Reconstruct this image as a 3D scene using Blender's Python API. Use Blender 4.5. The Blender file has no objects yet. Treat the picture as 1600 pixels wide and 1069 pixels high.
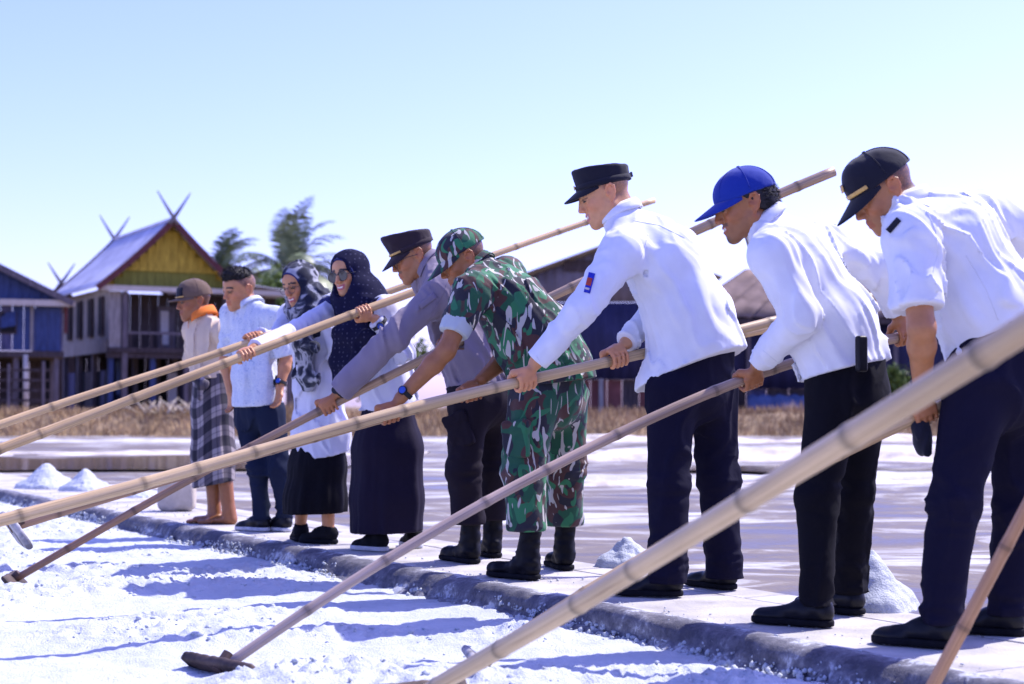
import bpy, math, random
import numpy as np
from mathutils import Vector, Matrix

random.seed(7)
RNG = np.random.RandomState(11)
scene = bpy.context.scene
COL = scene.collection

# ------------------------------------------------------------------ camera
F = 2500.0            # focal length in photo pixels (photo is 1600 wide)
CAMZ = 0.84
PITCH = math.atan2(100.5, F)
cam_d = bpy.data.cameras.new('camera')
cam = bpy.data.objects.new('camera', cam_d)
COL.objects.link(cam)
cam.location = (0, 0, CAMZ)
cam.rotation_euler = (math.pi / 2 + PITCH, 0, 0)
cam_d.sensor_width = 36.0
cam_d.lens = 36.0 * F / 1600.0
cam_d.clip_start = 0.05
cam_d.clip_end = 6000
cam_d.dof.use_dof = True
cam_d.dof.focus_distance = 6.5
cam_d.dof.aperture_fstop = 3.3
scene.camera = cam

# ------------------------------------------------------------------ world and sun
SUN_EL, SUN_AZ = math.radians(52), math.radians(59)      # azimuth measured from +Y towards +X
world = bpy.data.worlds.new('World')
scene.world = world
world.use_nodes = True
wn, wl = world.node_tree.nodes, world.node_tree.links
bgn = wn['Background']
sky = wn.new('ShaderNodeTexSky')
sky.sky_type = 'NISHITA'
sky.sun_disc = False
sky.sun_elevation = SUN_EL
sky.sun_rotation = SUN_AZ
sky.altitude = 0
sky.air_density = 1.0
sky.dust_density = 1.0
sky.ozone_density = 8.0
tint = wn.new('ShaderNodeMix')                # camera white balance is cool: the whole sky leans to blue
tint.data_type = 'RGBA'
tint.blend_type = 'MULTIPLY'
tint.inputs[0].default_value = 1.0
tint.inputs[7].default_value = (1.30, 0.985, 1.65, 1)
wl.new(sky.outputs[0], tint.inputs[6])
wl.new(tint.outputs[2], bgn.inputs[0])
bgn.inputs[1].default_value = 0.15
sun_d = bpy.data.lights.new('sun', 'SUN')
sun_d.energy = 4.2
sun_d.angle = math.radians(0.53)
sun_d.color = (1.0, 0.955, 0.89)
sun = bpy.data.objects.new('sun', sun_d)
COL.objects.link(sun)
SUNV = Vector((math.sin(SUN_AZ) * math.cos(SUN_EL), math.cos(SUN_AZ) * math.cos(SUN_EL), math.sin(SUN_EL)))
sun.rotation_euler = SUNV.to_track_quat('Z', 'Y').to_euler()
sun.location = (20, 12, 30)

vs = scene.view_settings
vs.view_transform = 'Standard'
vs.look = 'None'
vs.gamma = 1
vs.exposure = 0.75
scene.render.engine = 'CYCLES'
scene.cycles.use_denoising = True
scene.cycles.max_bounces = 6
scene.cycles.caustics_reflective = False
scene.cycles.caustics_refractive = False

# ------------------------------------------------------------------ photo pixel -> place
_ca, _sa = math.cos(PITCH), math.sin(PITCH)


def P(x, y, Y):
    """point at distance Y (along +Y) whose image is photo pixel x, y"""
    rx, ry = x - 800.0, y - 534.5
    d = np.array([rx, F * _ca + ry * _sa, F * _sa - ry * _ca])
    k = Y / d[1]
    return np.array([0, 0, CAMZ]) + d * k


def G(x, y, z=0.0):
    rx, ry = x - 800.0, y - 534.5
    d = np.array([rx, F * _ca + ry * _sa, F * _sa - ry * _ca])
    k = (z - CAMZ) / d[2]
    return np.array([0, 0, CAMZ]) + d * k


def proj(p):
    q = np.asarray(p, float) - np.array([0, 0, CAMZ])
    fw = q[1] * _ca + q[2] * _sa
    up = -q[1] * _sa + q[2] * _ca
    return 800 + F * q[0] / fw, 534.5 - F * up / fw


def nrm(v):
    v = np.asarray(v, float)
    return v / max(np.linalg.norm(v), 1e-9)


# ------------------------------------------------------------------ noise
_TAB = RNG.rand(65536).astype(np.float32) * 2 - 1


def vnoise(p):
    p = np.asarray(p)
    i = np.floor(p).astype(np.int64)
    f = (p - i).astype(np.float32)
    u = f * f * (3 - 2 * f)
    X, Y, Z = i[..., 0] * 73856093, i[..., 1] * 19349663, i[..., 2] * 83492791
    X1, Y1, Z1 = X + 73856093, Y + 19349663, Z + 83492791

    def h(a, b, c):
        return _TAB[(a ^ b ^ c) & 65535]
    ux, uy, uz = u[..., 0], u[..., 1], u[..., 2]
    a = h(X, Y, Z) * (1 - ux) + h(X1, Y, Z) * ux
    b = h(X, Y1, Z) * (1 - ux) + h(X1, Y1, Z) * ux
    c = h(X, Y, Z1) * (1 - ux) + h(X1, Y, Z1) * ux
    d = h(X, Y1, Z1) * (1 - ux) + h(X1, Y1, Z1) * ux
    return (a * (1 - uy) + b * uy) * (1 - uz) + (c * (1 - uy) + d * uy) * uz


def fbm(p, o=3):
    s, a = 0, 1.0
    for k in range(o):
        s = s + a * vnoise(p * (2.03 ** k) + 17.3 * k)
        a *= 0.5
    return s


# ------------------------------------------------------------------ materials
def new_mat(name):
    m = bpy.data.materials.new(name)
    m.use_nodes = True
    nt = m.node_tree
    b = nt.nodes['Principled BSDF']
    return m, nt, b


def N(nt, t, **kw):
    n = nt.nodes.new(t)
    for k, v in kw.items():
        if k.startswith('i_'):
            key = k[2:]
            key = int(key) if key.isdigit() else key
            n.inputs[key].default_value = v
        else:
            setattr(n, k, v)
    return n


def ramp(nt, stops, interp='LINEAR'):
    r = nt.nodes.new('ShaderNodeValToRGB')
    r.color_ramp.interpolation = interp
    el = r.color_ramp.elements
    while len(el) > len(stops):
        el.remove(el[-1])
    while len(el) < len(stops):
        el.new(0.5)
    for e, (p, c) in zip(el, stops):
        e.position = p
        e.color = (*c, 1) if len(c) == 3 else c
    return r


def bump(nt, b, height_socket, strength=0.3, dist=0.01):
    n = nt.nodes.new('ShaderNodeBump')
    n.inputs['Strength'].default_value = strength
    n.inputs['Distance'].default_value = dist
    nt.links.new(height_socket, n.inputs['Height'])
    nt.links.new(n.outputs[0], b.inputs['Normal'])
    return n


def M(name, c, rough=0.8, var=0.18, vs_=6.0, bs=0, bstr=0.25, bdist=0.01, spec=0.3, attr=None, stretch=None, sheen=0, metal=0, c2=None):
    """plain material: colour broken up by noise, optional fine relief; attr multiplies a colour attribute"""
    m, nt, b = new_mat(name)
    co = N(nt, 'ShaderNodeTexCoord')
    mp = N(nt, 'ShaderNodeMapping')
    if stretch:
        mp.inputs['Scale'].default_value = stretch
    nt.links.new(co.outputs['Object'], mp.inputs[0])
    no = N(nt, 'ShaderNodeTexNoise', i_Scale=vs_, i_Detail=6.0, i_Roughness=0.6)
    nt.links.new(mp.outputs[0], no.inputs['Vector'])
    lo = tuple(x * (1 - var) for x in c)
    hi = tuple(min(1, x * (1 + var)) for x in (c2 or c))
    r = ramp(nt, [(0.3, lo), (0.7, hi)])
    nt.links.new(no.outputs[0], r.inputs[0])
    out = r.outputs[0]
    if attr:
        a = N(nt, 'ShaderNodeAttribute', attribute_name=attr)
        mx = N(nt, 'ShaderNodeMix', data_type='RGBA', blend_type='MULTIPLY')
        mx.inputs[0].default_value = 1
        nt.links.new(a.outputs['Color'], mx.inputs[6])
        nt.links.new(out, mx.inputs[7])
        out = mx.outputs[2]
    nt.links.new(out, b.inputs['Base Color'])
    b.inputs['Roughness'].default_value = rough
    b.inputs['Specular IOR Level'].default_value = spec
    b.inputs['Metallic'].default_value = metal
    b.inputs['Sheen Weight'].default_value = sheen
    if bs:
        n2 = N(nt, 'ShaderNodeTexNoise', i_Scale=bs, i_Detail=5.0)
        nt.links.new(mp.outputs[0], n2.inputs['Vector'])
        bump(nt, b, n2.outputs[0], bstr, bdist)
    return m


MAT = {}


def skin_mat():
    m, nt, b = new_mat('skin')
    a = N(nt, 'ShaderNodeAttribute', attribute_name='col')
    co = N(nt, 'ShaderNodeTexCoord')
    no = N(nt, 'ShaderNodeTexNoise', i_Scale=40.0, i_Detail=6.0)
    nt.links.new(co.outputs['Object'], no.inputs['Vector'])
    r = ramp(nt, [(0.3, (0.90, 0.87, 0.86)), (0.7, (1.05, 1.03, 1.02))])
    nt.links.new(no.outputs[0], r.inputs[0])
    mx = N(nt, 'ShaderNodeMix', data_type='RGBA', blend_type='MULTIPLY')
    mx.inputs[0].default_value = 1
    nt.links.new(a.outputs['Color'], mx.inputs[6])
    nt.links.new(r.outputs[0], mx.inputs[7])
    nt.links.new(mx.outputs[2], b.inputs['Base Color'])
    b.inputs['Roughness'].default_value = 0.42
    b.inputs['Specular IOR Level'].default_value = 0.4
    b.inputs['Subsurface Weight'].default_value = 0.12
    b.inputs['Subsurface Radius'].default_value = (0.012, 0.005, 0.003)
    b.inputs['Subsurface Scale'].default_value = 1.0
    n2 = N(nt, 'ShaderNodeTexNoise', i_Scale=180.0, i_Detail=3.0)
    nt.links.new(co.outputs['Object'], n2.inputs['Vector'])
    bump(nt, b, n2.outputs[0], 0.12, 0.004)
    return m


def cloth(name, c, rough=0.85, var=0.06, sheen=0.1, weave=420, bstr=0.06, crease=0.10):
    m, nt, b = new_mat(name)
    co = N(nt, 'ShaderNodeTexCoord')
    no = N(nt, 'ShaderNodeTexNoise', i_Scale=9.0, i_Detail=5.0)
    nt.links.new(co.outputs['Object'], no.inputs['Vector'])
    r = ramp(nt, [(0.3, tuple(x * (1 - var) for x in c)), (0.7, tuple(min(1, x * (1 + var)) for x in c))])
    nt.links.new(no.outputs[0], r.inputs[0])
    nt.links.new(r.outputs[0], b.inputs['Base Color'])
    b.inputs['Roughness'].default_value = rough
    b.inputs['Sheen Weight'].default_value = sheen
    b.inputs['Specular IOR Level'].default_value = 0.12
    n1 = N(nt, 'ShaderNodeTexNoise', i_Scale=13.0, i_Detail=2.5, i_Roughness=0.45, i_Distortion=1.2)
    nt.links.new(co.outputs['Object'], n1.inputs['Vector'])
    n2 = N(nt, 'ShaderNodeTexNoise', i_Scale=float(weave), i_Detail=2.0)
    nt.links.new(co.outputs['Object'], n2.inputs['Vector'])
    b1 = bump(nt, b, n1.outputs[0], crease, 0.02)
    b2 = N(nt, 'ShaderNodeBump')
    b2.inputs['Strength'].default_value = bstr
    b2.inputs['Distance'].default_value = 0.002
    nt.links.new(n2.outputs[0], b2.inputs['Height'])
    nt.links.new(b1.outputs[0], b2.inputs['Normal'])
    nt.links.new(b2.outputs[0], b.inputs['Normal'])
    return m


def camo_mat():
    m, nt, b = new_mat('camouflage_cloth')
    co = N(nt, 'ShaderNodeTexCoord')
    base = None

    def layer(seed, scale, thr, col, prev, dist=1.6, st=(1, 1, 0.75)):
        mp = N(nt, 'ShaderNodeMapping')
        mp.inputs['Location'].default_value = (seed, seed * 1.7, -seed)
        mp.inputs['Rotation'].default_value = (0.3, 0.5, seed)
        mp.inputs['Scale'].default_value = st
        nt.links.new(co.outputs['Object'], mp.inputs[0])
        no = N(nt, 'ShaderNodeTexNoise', i_Scale=scale, i_Detail=1.2, i_Distortion=dist, i_Roughness=0.4)
        nt.links.new(mp.outputs[0], no.inputs['Vector'])
        r = ramp(nt, [(thr, (0, 0, 0)), (thr + 0.012, (1, 1, 1))])
        nt.links.new(no.outputs[0], r.inputs[0])
        mx = N(nt, 'ShaderNodeMix', data_type='RGBA')
        nt.links.new(r.outputs[0], mx.inputs[0])
        if prev is None:
            mx.inputs[6].default_value = (0.008, 0.075, 0.035, 1)
        else:
            nt.links.new(prev, mx.inputs[6])
        mx.inputs[7].default_value = (*col, 1)
        return mx.outputs[2]
    o = layer(1.0, 7.0, 0.50, (0.06, 0.022, 0.018), None)
    o = layer(4.0, 8.0, 0.55, (0.012, 0.012, 0.02), o)
    o = layer(9.0, 9.0, 0.58, (0.02, 0.15, 0.06), o)
    o = layer(14.0, 8.5, 0.615, (0.42, 0.40, 0.36), o, 2.6, (1.5, 1.5, 0.45))
    nt.links.new(o, b.inputs['Base Color'])
    b.inputs['Roughness'].default_value = 0.85
    b.inputs['Sheen Weight'].default_value = 0.08
    n1 = N(nt, 'ShaderNodeTexNoise', i_Scale=24.0, i_Detail=4.0, i_Distortion=0.6)
    nt.links.new(co.outputs['Object'], n1.inputs['Vector'])
    bump(nt, b, n1.outputs[0], 0.15, 0.02)
    return m


def pattern_mat(name, stops, scale=30, dist=2.0, detail=2.0, rough=0.8):
    """small irregular print: noise cut into flat colours"""
    m, nt, b = new_mat(name)
    co = N(nt, 'ShaderNodeTexCoord')
    no = N(nt, 'ShaderNodeTexNoise', i_Scale=float(scale), i_Detail=detail, i_Distortion=dist)
    nt.links.new(co.outputs['Object'], no.inputs['Vector'])
    r = ramp(nt, stops)
    nt.links.new(no.outputs[0], r.inputs[0])
    nt.links.new(r.outputs[0], b.inputs['Base Color'])
    b.inputs['Roughness'].default_value = rough
    b.inputs['Sheen Weight'].default_value = 0.1
    b.inputs['Specular IOR Level'].default_value = 0.2
    n1 = N(nt, 'ShaderNodeTexNoise', i_Scale=22.0, i_Detail=4.0)
    nt.links.new(co.outputs['Object'], n1.inputs['Vector'])
    bump(nt, b, n1.outputs[0], 0.12, 0.02)
    return m


def dots_mat(name, c, cd, scale=42):
    m, nt, b = new_mat(name)
    co = N(nt, 'ShaderNodeTexCoord')
    v = N(nt, 'ShaderNodeTexVoronoi', i_Scale=float(scale), i_Randomness=0.25)
    nt.links.new(co.outputs['Object'], v.inputs['Vector'])
    r = ramp(nt, [(0.2, cd), (0.27, c)])
    nt.links.new(v.outputs['Distance'], r.inputs[0])
    nt.links.new(r.outputs[0], b.inputs['Base Color'])
    b.inputs['Roughness'].default_value = 0.9
    b.inputs['Specular IOR Level'].default_value = 0.1
    return m


def plaid_mat():
    m, nt, b = new_mat('plaid_cloth')
    a = N(nt, 'ShaderNodeAttribute', attribute_name='wrap')
    sep = N(nt, 'ShaderNodeSeparateXYZ')
    nt.links.new(a.outputs['Vector'], sep.inputs[0])
    outs = []
    for ax, f in ((0, 1 / 0.128), (1, 1 / 0.135)):
        mu = N(nt, 'ShaderNodeMath', operation='MULTIPLY')
        mu.inputs[1].default_value = f
        nt.links.new(sep.outputs[ax], mu.inputs[0])
        fr = N(nt, 'ShaderNodeMath', operation='FRACT')
        nt.links.new(mu.outputs[0], fr.inputs[0])
        r = ramp(nt, [(0.0, (0, 0, 0)), (0.46, (0, 0, 0)), (0.5, (1, 1, 1)), (0.68, (1, 1, 1)), (0.7, (0.5, 0.5, 0.5)), (0.74, (0.5, 0.5, 0.5)), (0.76, (1, 1, 1)), (0.96, (1, 1, 1)), (1.0, (0, 0, 0))])
        nt.links.new(fr.outputs[0], r.inputs[0])
        outs.append(r)
    ad = N(nt, 'ShaderNodeMix', data_type='RGBA', blend_type='MIX')
    ad.inputs[0].default_value = 0.5
    nt.links.new(outs[0].outputs[0], ad.inputs[6])
    nt.links.new(outs[1].outputs[0], ad.inputs[7])
    rr = ramp(nt, [(0.0, (0.010, 0.008, 0.016)), (0.5, (0.075, 0.062, 0.075)), (1.0, (0.29, 0.25, 0.25))])
    nt.links.new(ad.outputs[2], rr.inputs[0])
    nt.links.new(rr.outputs[0], b.inputs['Base Color'])
    b.inputs['Roughness'].default_value = 0.85
    return m


# ------------------------------------------------------------------ mesh objects
def link(o, parent=None):
    COL.objects.link(o)
    if parent is not None:
        o.parent = parent
        if parent.type == 'EMPTY':
            o.matrix_parent_inverse = Matrix.Translation(-parent.location)
    return o


def empty(name, loc, label, cat, group=None):
    o = bpy.data.objects.new(name, None)
    o.location = tuple(float(v) for v in loc)
    o.empty_display_size = 0.1
    COL.objects.link(o)
    tag(o, label, cat, group)
    return o


def tag(o, label=None, cat=None, group=None, kind=None):
    if label:
        o['label'] = label
    if cat:
        o['category'] = cat
    if group:
        o['group'] = group
    if kind:
        o['kind'] = kind
    return o


def mesh_np(name, V, Fq, mat, parent=None, smooth=True, cols=None, vecs=None):
    """V (n,3), Fq (m,4) quads or (m,3) tris as numpy arrays -> one mesh object"""
    V = np.ascontiguousarray(V, dtype=np.float32)
    Fq = np.ascontiguousarray(Fq, dtype=np.int32)
    me = bpy.data.meshes.new(name)
    k = Fq.shape[1]
    me.vertices.add(len(V))
    me.vertices.foreach_set('co', V.ravel())
    me.loops.add(Fq.size)
    me.loops.foreach_set('vertex_index', Fq.ravel())
    me.polygons.add(len(Fq))
    me.polygons.foreach_set('loop_start', np.arange(0, Fq.size, k, dtype=np.int32))
    if smooth:
        me.polygons.foreach_set('use_smooth', np.ones(len(Fq), dtype=bool))
    if cols is not None:
        at = me.color_attributes.new('col', 'FLOAT_COLOR', 'POINT')
        c4 = np.ones((len(V), 4), dtype=np.float32)
        c4[:, :3] = cols
        at.data.foreach_set('color', c4.ravel())
    if vecs is not None:
        at = me.attributes.new('wrap', 'FLOAT_VECTOR', 'POINT')
        at.data.foreach_set('vector', np.ascontiguousarray(vecs, dtype=np.float32).ravel())
    me.update(calc_edges=True)
    me.validate()
    if mat is not None:
        me.materials.append(mat)
    o = bpy.data.objects.new(name, me)
    return link(o, parent)


class MB:
    """collects boxes, bars, tubes, sheets; build() links them as one mesh"""

    def __init__(s):
        s.v, s.f = [], []

    def add(s, V, Fs):
        n = len(s.v)
        s.v += [tuple(float(c) for c in v) for v in V]
        s.f += [tuple(i + n for i in f) for f in Fs]
        return s

    def box(s, c, h, R=None):
        c = np.asarray(c, float)
        R = np.eye(3) if R is None else np.asarray(R)     # rows: local axes
        V = []
        for z in (-1, 1):
            for y in (-1, 1):
                for x in (-1, 1):
                    V.append(c + x * h[0] * R[0] + y * h[1] * R[1] + z * h[2] * R[2])
        return s.add(V, [(0, 2, 3, 1), (4, 5, 7, 6), (0, 1, 5, 4), (2, 6, 7, 3), (0, 4, 6, 2), (1, 3, 7, 5)])

    def bar(s, a, b, w, h, up=(0, 0, 1)):
        a, b = np.asarray(a, float), np.asarray(b, float)
        d = nrm(b - a)
        sd = np.cross(d, up)
        if np.linalg.norm(sd) < 1e-4:
            sd = np.cross(d, (1, 0, 0))
        sd = nrm(sd)
        u = np.cross(sd, d)
        return s.box((a + b) / 2, (np.linalg.norm(b - a) / 2, w / 2, h / 2), (d, sd, u))

    def tube(s, pts, rad, n=10, cap=True):
        pts = [np.asarray(p, float) for p in pts]
        m = len(pts)
        V, Fs = [], []
        t0 = nrm(pts[1] - pts[0])
        ref = nrm(np.cross(t0, (0.31, 0.17, 0.93)))
        for i, p in enumerate(pts):
            t = nrm(pts[min(i + 1, m - 1)] - pts[max(i - 1, 0)])
            ref = nrm(ref - t * ref.dot(t))
            b = np.cross(t, ref)
            r = rad[i] if hasattr(rad, '__len__') else rad
            for k in range(n):
                a = 2 * math.pi * k / n
                V.append(p + r * (math.cos(a) * ref + math.sin(a) * b))
        for i in range(m - 1):
            for k in range(n):
                k2 = (k + 1) % n
                Fs.append((i * n + k, i * n + k2, (i + 1) * n + k2, (i + 1) * n + k))
        if cap:
            Fs.append(tuple(range(n))[::-1])
            Fs.append(tuple((m - 1) * n + k for k in range(n)))
        return s.add(V, Fs)

    def sheet(s, grid, t):
        """grid (m,n,3) -> closed sheet of thickness t"""
        g = np.asarray(grid, float)
        m, n = g.shape[:2]
        du = np.gradient(g, axis=0)
        dv = np.gradient(g, axis=1)
        nn = np.cross(du, dv)
        nn /= np.maximum(np.linalg.norm(nn, axis=2, keepdims=True), 1e-9)
        top, bot = g + nn * t / 2, g - nn * t / 2
        V = np.concatenate([top.reshape(-1, 3), bot.reshape(-1, 3)])
        Fs = []
        o = m * n
        for i in range(m - 1):
            for j in range(n - 1):
                a, b, c, d = i * n + j, (i + 1) * n + j, (i + 1) * n + j + 1, i * n + j + 1
                Fs.append((a, b, c, d))
                Fs.append((o + a, o + d, o + c, o + b))
        for i in range(m - 1):
            for j, fl in ((0, 0), (n - 1, 1)):
                a, b = i * n + j, (i + 1) * n + j
                Fs.append((a, o + a, o + b, b) if not fl else (a, b, o + b, o + a))
        for j in range(n - 1):
            for i, fl in ((0, 0), (m - 1, 1)):
                a, b = i * n + j, i * n + j + 1
                Fs.append((a, b, o + b, o + a) if not fl else (a, o + a, o + b, b))
        return s.add(V, Fs)

    def build(s, name, mat, parent=None, smooth=False, bevel=0):
        me = bpy.data.meshes.new(name)
        me.from_pydata(s.v, [], s.f)
        me.update()
        if smooth:
            me.polygons.foreach_set('use_smooth', np.ones(len(me.polygons), dtype=bool))
        if mat is not None:
            me.materials.append(mat)
        o = bpy.data.objects.new(name, me)
        link(o, parent)
        if bevel:
            b = o.modifiers.new('bevel', 'BEVEL')
            b.width = bevel
            b.segments = 2
            b.limit_method = 'ANGLE'
        return o


# ------------------------------------------------------------------ implicit surfaces (for bodies, cloth, heaps)
class S:
    """smooth union of round primitives, turned into one continuous surface"""

    def __init__(s):
        s.pr = []           # (fn, centre, radius, op, k)
        s.post = []

    def _add(s, fn, c, r, op, k):
        s.pr.append((fn, np.asarray(c, np.float32), float(r), op, float(k)))
        return s

    def cap(s, a, b, ra, rb=None, k=0.02, op='u'):
        rb = ra if rb is None else rb
        a, b = np.asarray(a, np.float32), np.asarray(b, np.float32)
        ab = b - a
        l2 = max(float(ab.dot(ab)), 1e-9)

        def fn(p):
            q = p - a
            t = np.clip(q @ ab / l2, 0, 1)
            return np.linalg.norm(q - t[..., None] * ab, axis=-1) - (ra + (rb - ra) * t)
        return s._add(fn, (a + b) / 2, math.sqrt(l2) / 2 + max(ra, rb), op, k)

    def chain(s, pts, rs, k=0.02, op='u'):
        for i in range(len(pts) - 1):
            s.cap(pts[i], pts[i + 1], rs[i], rs[i + 1], k, op)
        return s

    def ell(s, c, r, R=None, k=0.02, op='u'):
        c = np.asarray(c, np.float32)
        r = np.asarray(r, np.float32)
        R = np.eye(3, dtype=np.float32) if R is None else np.asarray(R, np.float32)   # rows local axes

        def fn(p):
            q = (p - c) @ R.T
            a = q / r
            k0 = np.linalg.norm(a, axis=-1)
            k1 = np.linalg.norm(a / r, axis=-1)
            return k0 * (k0 - 1) / np.maximum(k1, 1e-6)
        return s._add(fn, c, r.max(), op, k)

    def sec(s, c0, c1, L, a0, b0, a1, b1, k=0.02, op='u', L1=None):
        """segment with an elliptical section: a along L, b across"""
        c0, c1 = np.asarray(c0, np.float32), np.asarray(c1, np.float32)
        ab = c1 - c0
        l2 = max(float(ab.dot(ab)), 1e-9)
        L = nrm(L).astype(np.float32)

        def fn(p):
            q = p - c0
            t = np.clip(q @ ab / l2, 0, 1)
            q = q - t[..., None] * ab
            a = a0 + (a1 - a0) * t
            b = b0 + (b1 - b0) * t
            ql = q @ L
            rest = np.maximum((q * q).sum(-1) - ql * ql, 0)
            return (np.sqrt((ql / a) ** 2 + rest / (b * b)) - 1) * np.minimum(a, b)
        return s._add(fn, (c0 + c1) / 2, math.sqrt(l2) / 2 + max(a0, a1, b0, b1), op, k)

    def box(s, c, h, R=None, r=0.005, k=0.01, op='u'):
        c = np.asarray(c, np.float32)
        h = np.asarray(h, np.float32)
        R = np.eye(3, dtype=np.float32) if R is None else np.asarray(R, np.float32)

        def fn(p):
            q = np.abs((p - c) @ R.T) - (h - r)
            return np.linalg.norm(np.maximum(q, 0), axis=-1) + np.minimum(q.max(-1), 0) - r
        return s._add(fn, c, np.linalg.norm(h), op, k)

    def cut(s, c, n, k=0.0):
        """keep the side of the plane that the normal points away from"""
        c, n = np.asarray(c, np.float32), nrm(n).astype(np.float32)
        s.post.append(lambda p, d: np.maximum(d, (p - c) @ n))
        return s

    def fn(s, f):
        s.post.append(f)
        return s

    def val(s, p, sel_c=None, hd=0.0):
        """p (B,n,3); sel_c block centres for culling"""
        d = np.full(p.shape[:-1], 1.0, np.float32)
        for fn, c, r, op, k in s.pr:
            if sel_c is not None:
                m = np.linalg.norm(sel_c - c, axis=1) < r + hd + k + 0.02
                if not m.any():
                    continue
                pp = p[m]
                e = fn(pp)
                cur = d[m]
            else:
                e = fn(p)
                cur = d
            if op == 'u':
                h = np.maximum(k - np.abs(cur - e), 0) / max(k, 1e-6)
                new = np.minimum(cur, e) - h * h * k * 0.25
            else:
                e = -e
                h = np.maximum(k - np.abs(cur - e), 0) / max(k, 1e-6)
                new = np.maximum(cur, e) + h * h * k * 0.25
            if sel_c is not None:
                d[m] = new
            else:
                d = new
        for f in s.post:
            d = f(p, d)
        return d

    def surf(s, vox, margin=0.02):
        lo = np.min([c - r for _, c, r, op, _ in s.pr if op == 'u'], axis=0) - margin
        hi = np.max([c + r for _, c, r, op, _ in s.pr if op == 'u'], axis=0) + margin
        n = 8
        bs = n * vox
        nb = np.ceil((hi - lo) / bs).astype(int)
        gi = np.stack(np.meshgrid(*[np.arange(k) for k in nb], indexing='ij'), -1).reshape(-1, 3)
        cen = (lo + (gi + 0.5) * bs).astype(np.float32)
        dc = s.val(cen[None])[0]
        hd = bs * math.sqrt(3) / 2
        gi = gi[np.abs(dc) < hd * 1.35 + 0.012]
        cen = (lo + (gi + 0.5) * bs).astype(np.float32)
        loc = np.stack(np.meshgrid(*[np.arange(n + 1)] * 3, indexing='ij'), -1).reshape(-1, 3)
        vals = np.empty((len(gi), (n + 1) ** 3), np.float32)
        for a in range(0, len(gi), 256):
            g = gi[a:a + 256]
            p = (lo + (g[:, None, :] * n + loc[None]) * vox).astype(np.float32)
            vals[a:a + 256] = s.val(p, cen[a:a + 256], hd)
        vals = vals.reshape(-1, n + 1, n + 1, n + 1)
        ins = vals < 0
        cnt = np.zeros((len(gi), n, n, n), np.int8)
        for dx in (0, 1):
            for dy in (0, 1):
                for dz in (0, 1):
                    cnt += ins[:, dx:dx + n, dy:dy + n, dz:dz + n]
        act = np.argwhere((cnt > 0) & (cnt < 8))
        if len(act) == 0:
            return np.zeros((0, 3)), np.zeros((0, 4), int)
        B, I, J, K = act.T
        cell = gi[B] * n + act[:, 1:]
        dims = nb * n + 2
        ids = (cell[:, 0] * dims[1] + cell[:, 1]) * dims[2] + cell[:, 2]
        order = np.argsort(ids)
        B, I, J, K, cell, ids = B[order], I[order], J[order], K[order], cell[order], ids[order]
        cv = {}
        for dx in (0, 1):
            for dy in (0, 1):
                for dz in (0, 1):
                    cv[dx, dy, dz] = vals[B, I + dx, J + dy, K + dz]
        acc = np.zeros((len(B), 3))
        num = np.zeros(len(B))
        corners = list(cv)
        for c0 in corners:
            for ax in range(3):
                if c0[ax] == 0:
                    c1 = list(c0)
                    c1[ax] = 1
                    v0, v1 = cv[c0], cv[tuple(c1)]
                    x = (v0 < 0) != (v1 < 0)
                    t = np.where(x, v0 / np.where(x, v0 - v1, 1), 0)
                    for b_ in range(3):
                        acc[:, b_] += np.where(x, (t if b_ == ax else c0[b_]), 0)
                    num += x
        V = lo + (cell + acc / num[:, None]) * vox
        faces = []
        for ax in range(3):
            c1 = [0, 0, 0]
            c1[ax] = 1
            v0, v1 = cv[0, 0, 0], cv[tuple(c1)]
            x = np.nonzero((v0 < 0) != (v1 < 0))[0]
            u, w = [a for a in range(3) if a != ax]
            st = [dims[1] * dims[2], dims[2], 1]
            q = [ids[x], ids[x] - st[u], ids[x] - st[u] - st[w], ids[x] - st[w]]
            idx = [np.searchsorted(ids, qq) for qq in q]
            ok = np.ones(len(x), bool)
            for qq, ii in zip(q, idx):
                ii2 = np.minimum(ii, len(ids) - 1)
                ok &= ids[ii2] == qq
            f = np.stack(idx, 1)[ok]
            flip = (v0[x][ok] < 0) ^ (ax == 1)
            f = np.where(flip[:, None], f, f[:, ::-1])
            f = f[(np.abs(V[f] - V[f[:, :1]]).max(axis=(1, 2)) < 4 * vox)]
            faces.append(f)
        Fq = np.concatenate(faces)
        # one light smoothing pass
        e = np.concatenate([Fq[:, [0, 1]], Fq[:, [1, 2]], Fq[:, [2, 3]], Fq[:, [3, 0]]])
        sm = np.zeros_like(V)
        for b_ in range(3):
            sm[:, b_] = np.bincount(e[:, 0], V[e[:, 1], b_], len(V)) + np.bincount(e[:, 1], V[e[:, 0], b_], len(V))
        dg = np.bincount(e[:, 0], minlength=len(V)) + np.bincount(e[:, 1], minlength=len(V))
        V = V * 0.7 + 0.3 * sm / np.maximum(dg, 1)[:, None]
        # drop crumbs: keep the largest island
        lab = np.arange(len(V))
        for it_ in range(600):
            m_ = np.minimum(lab[e[:, 0]], lab[e[:, 1]])
            new = lab.copy()
            np.minimum.at(new, e[:, 0], m_)
            np.minimum.at(new, e[:, 1], m_)
            new = new[new[new]]
            if (new == lab).all():
                break
            lab = new
        cnt_ = np.bincount(lab, minlength=len(V))
        big = lab == cnt_.argmax()
        if not big.all():
            fk = big[Fq].all(axis=1)
            mp_ = np.cumsum(big) - 1
            V, Fq = V[big], mp_[Fq[fk]]
        return V, Fq

    def build(s, name, mat, vox, parent=None, colf=None, vecf=None):
        V, Fq = s.surf(vox)
        return mesh_np(name, V, Fq, mat, parent, True, colf(V) if colf else None, vecf(V) if vecf else None)


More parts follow.
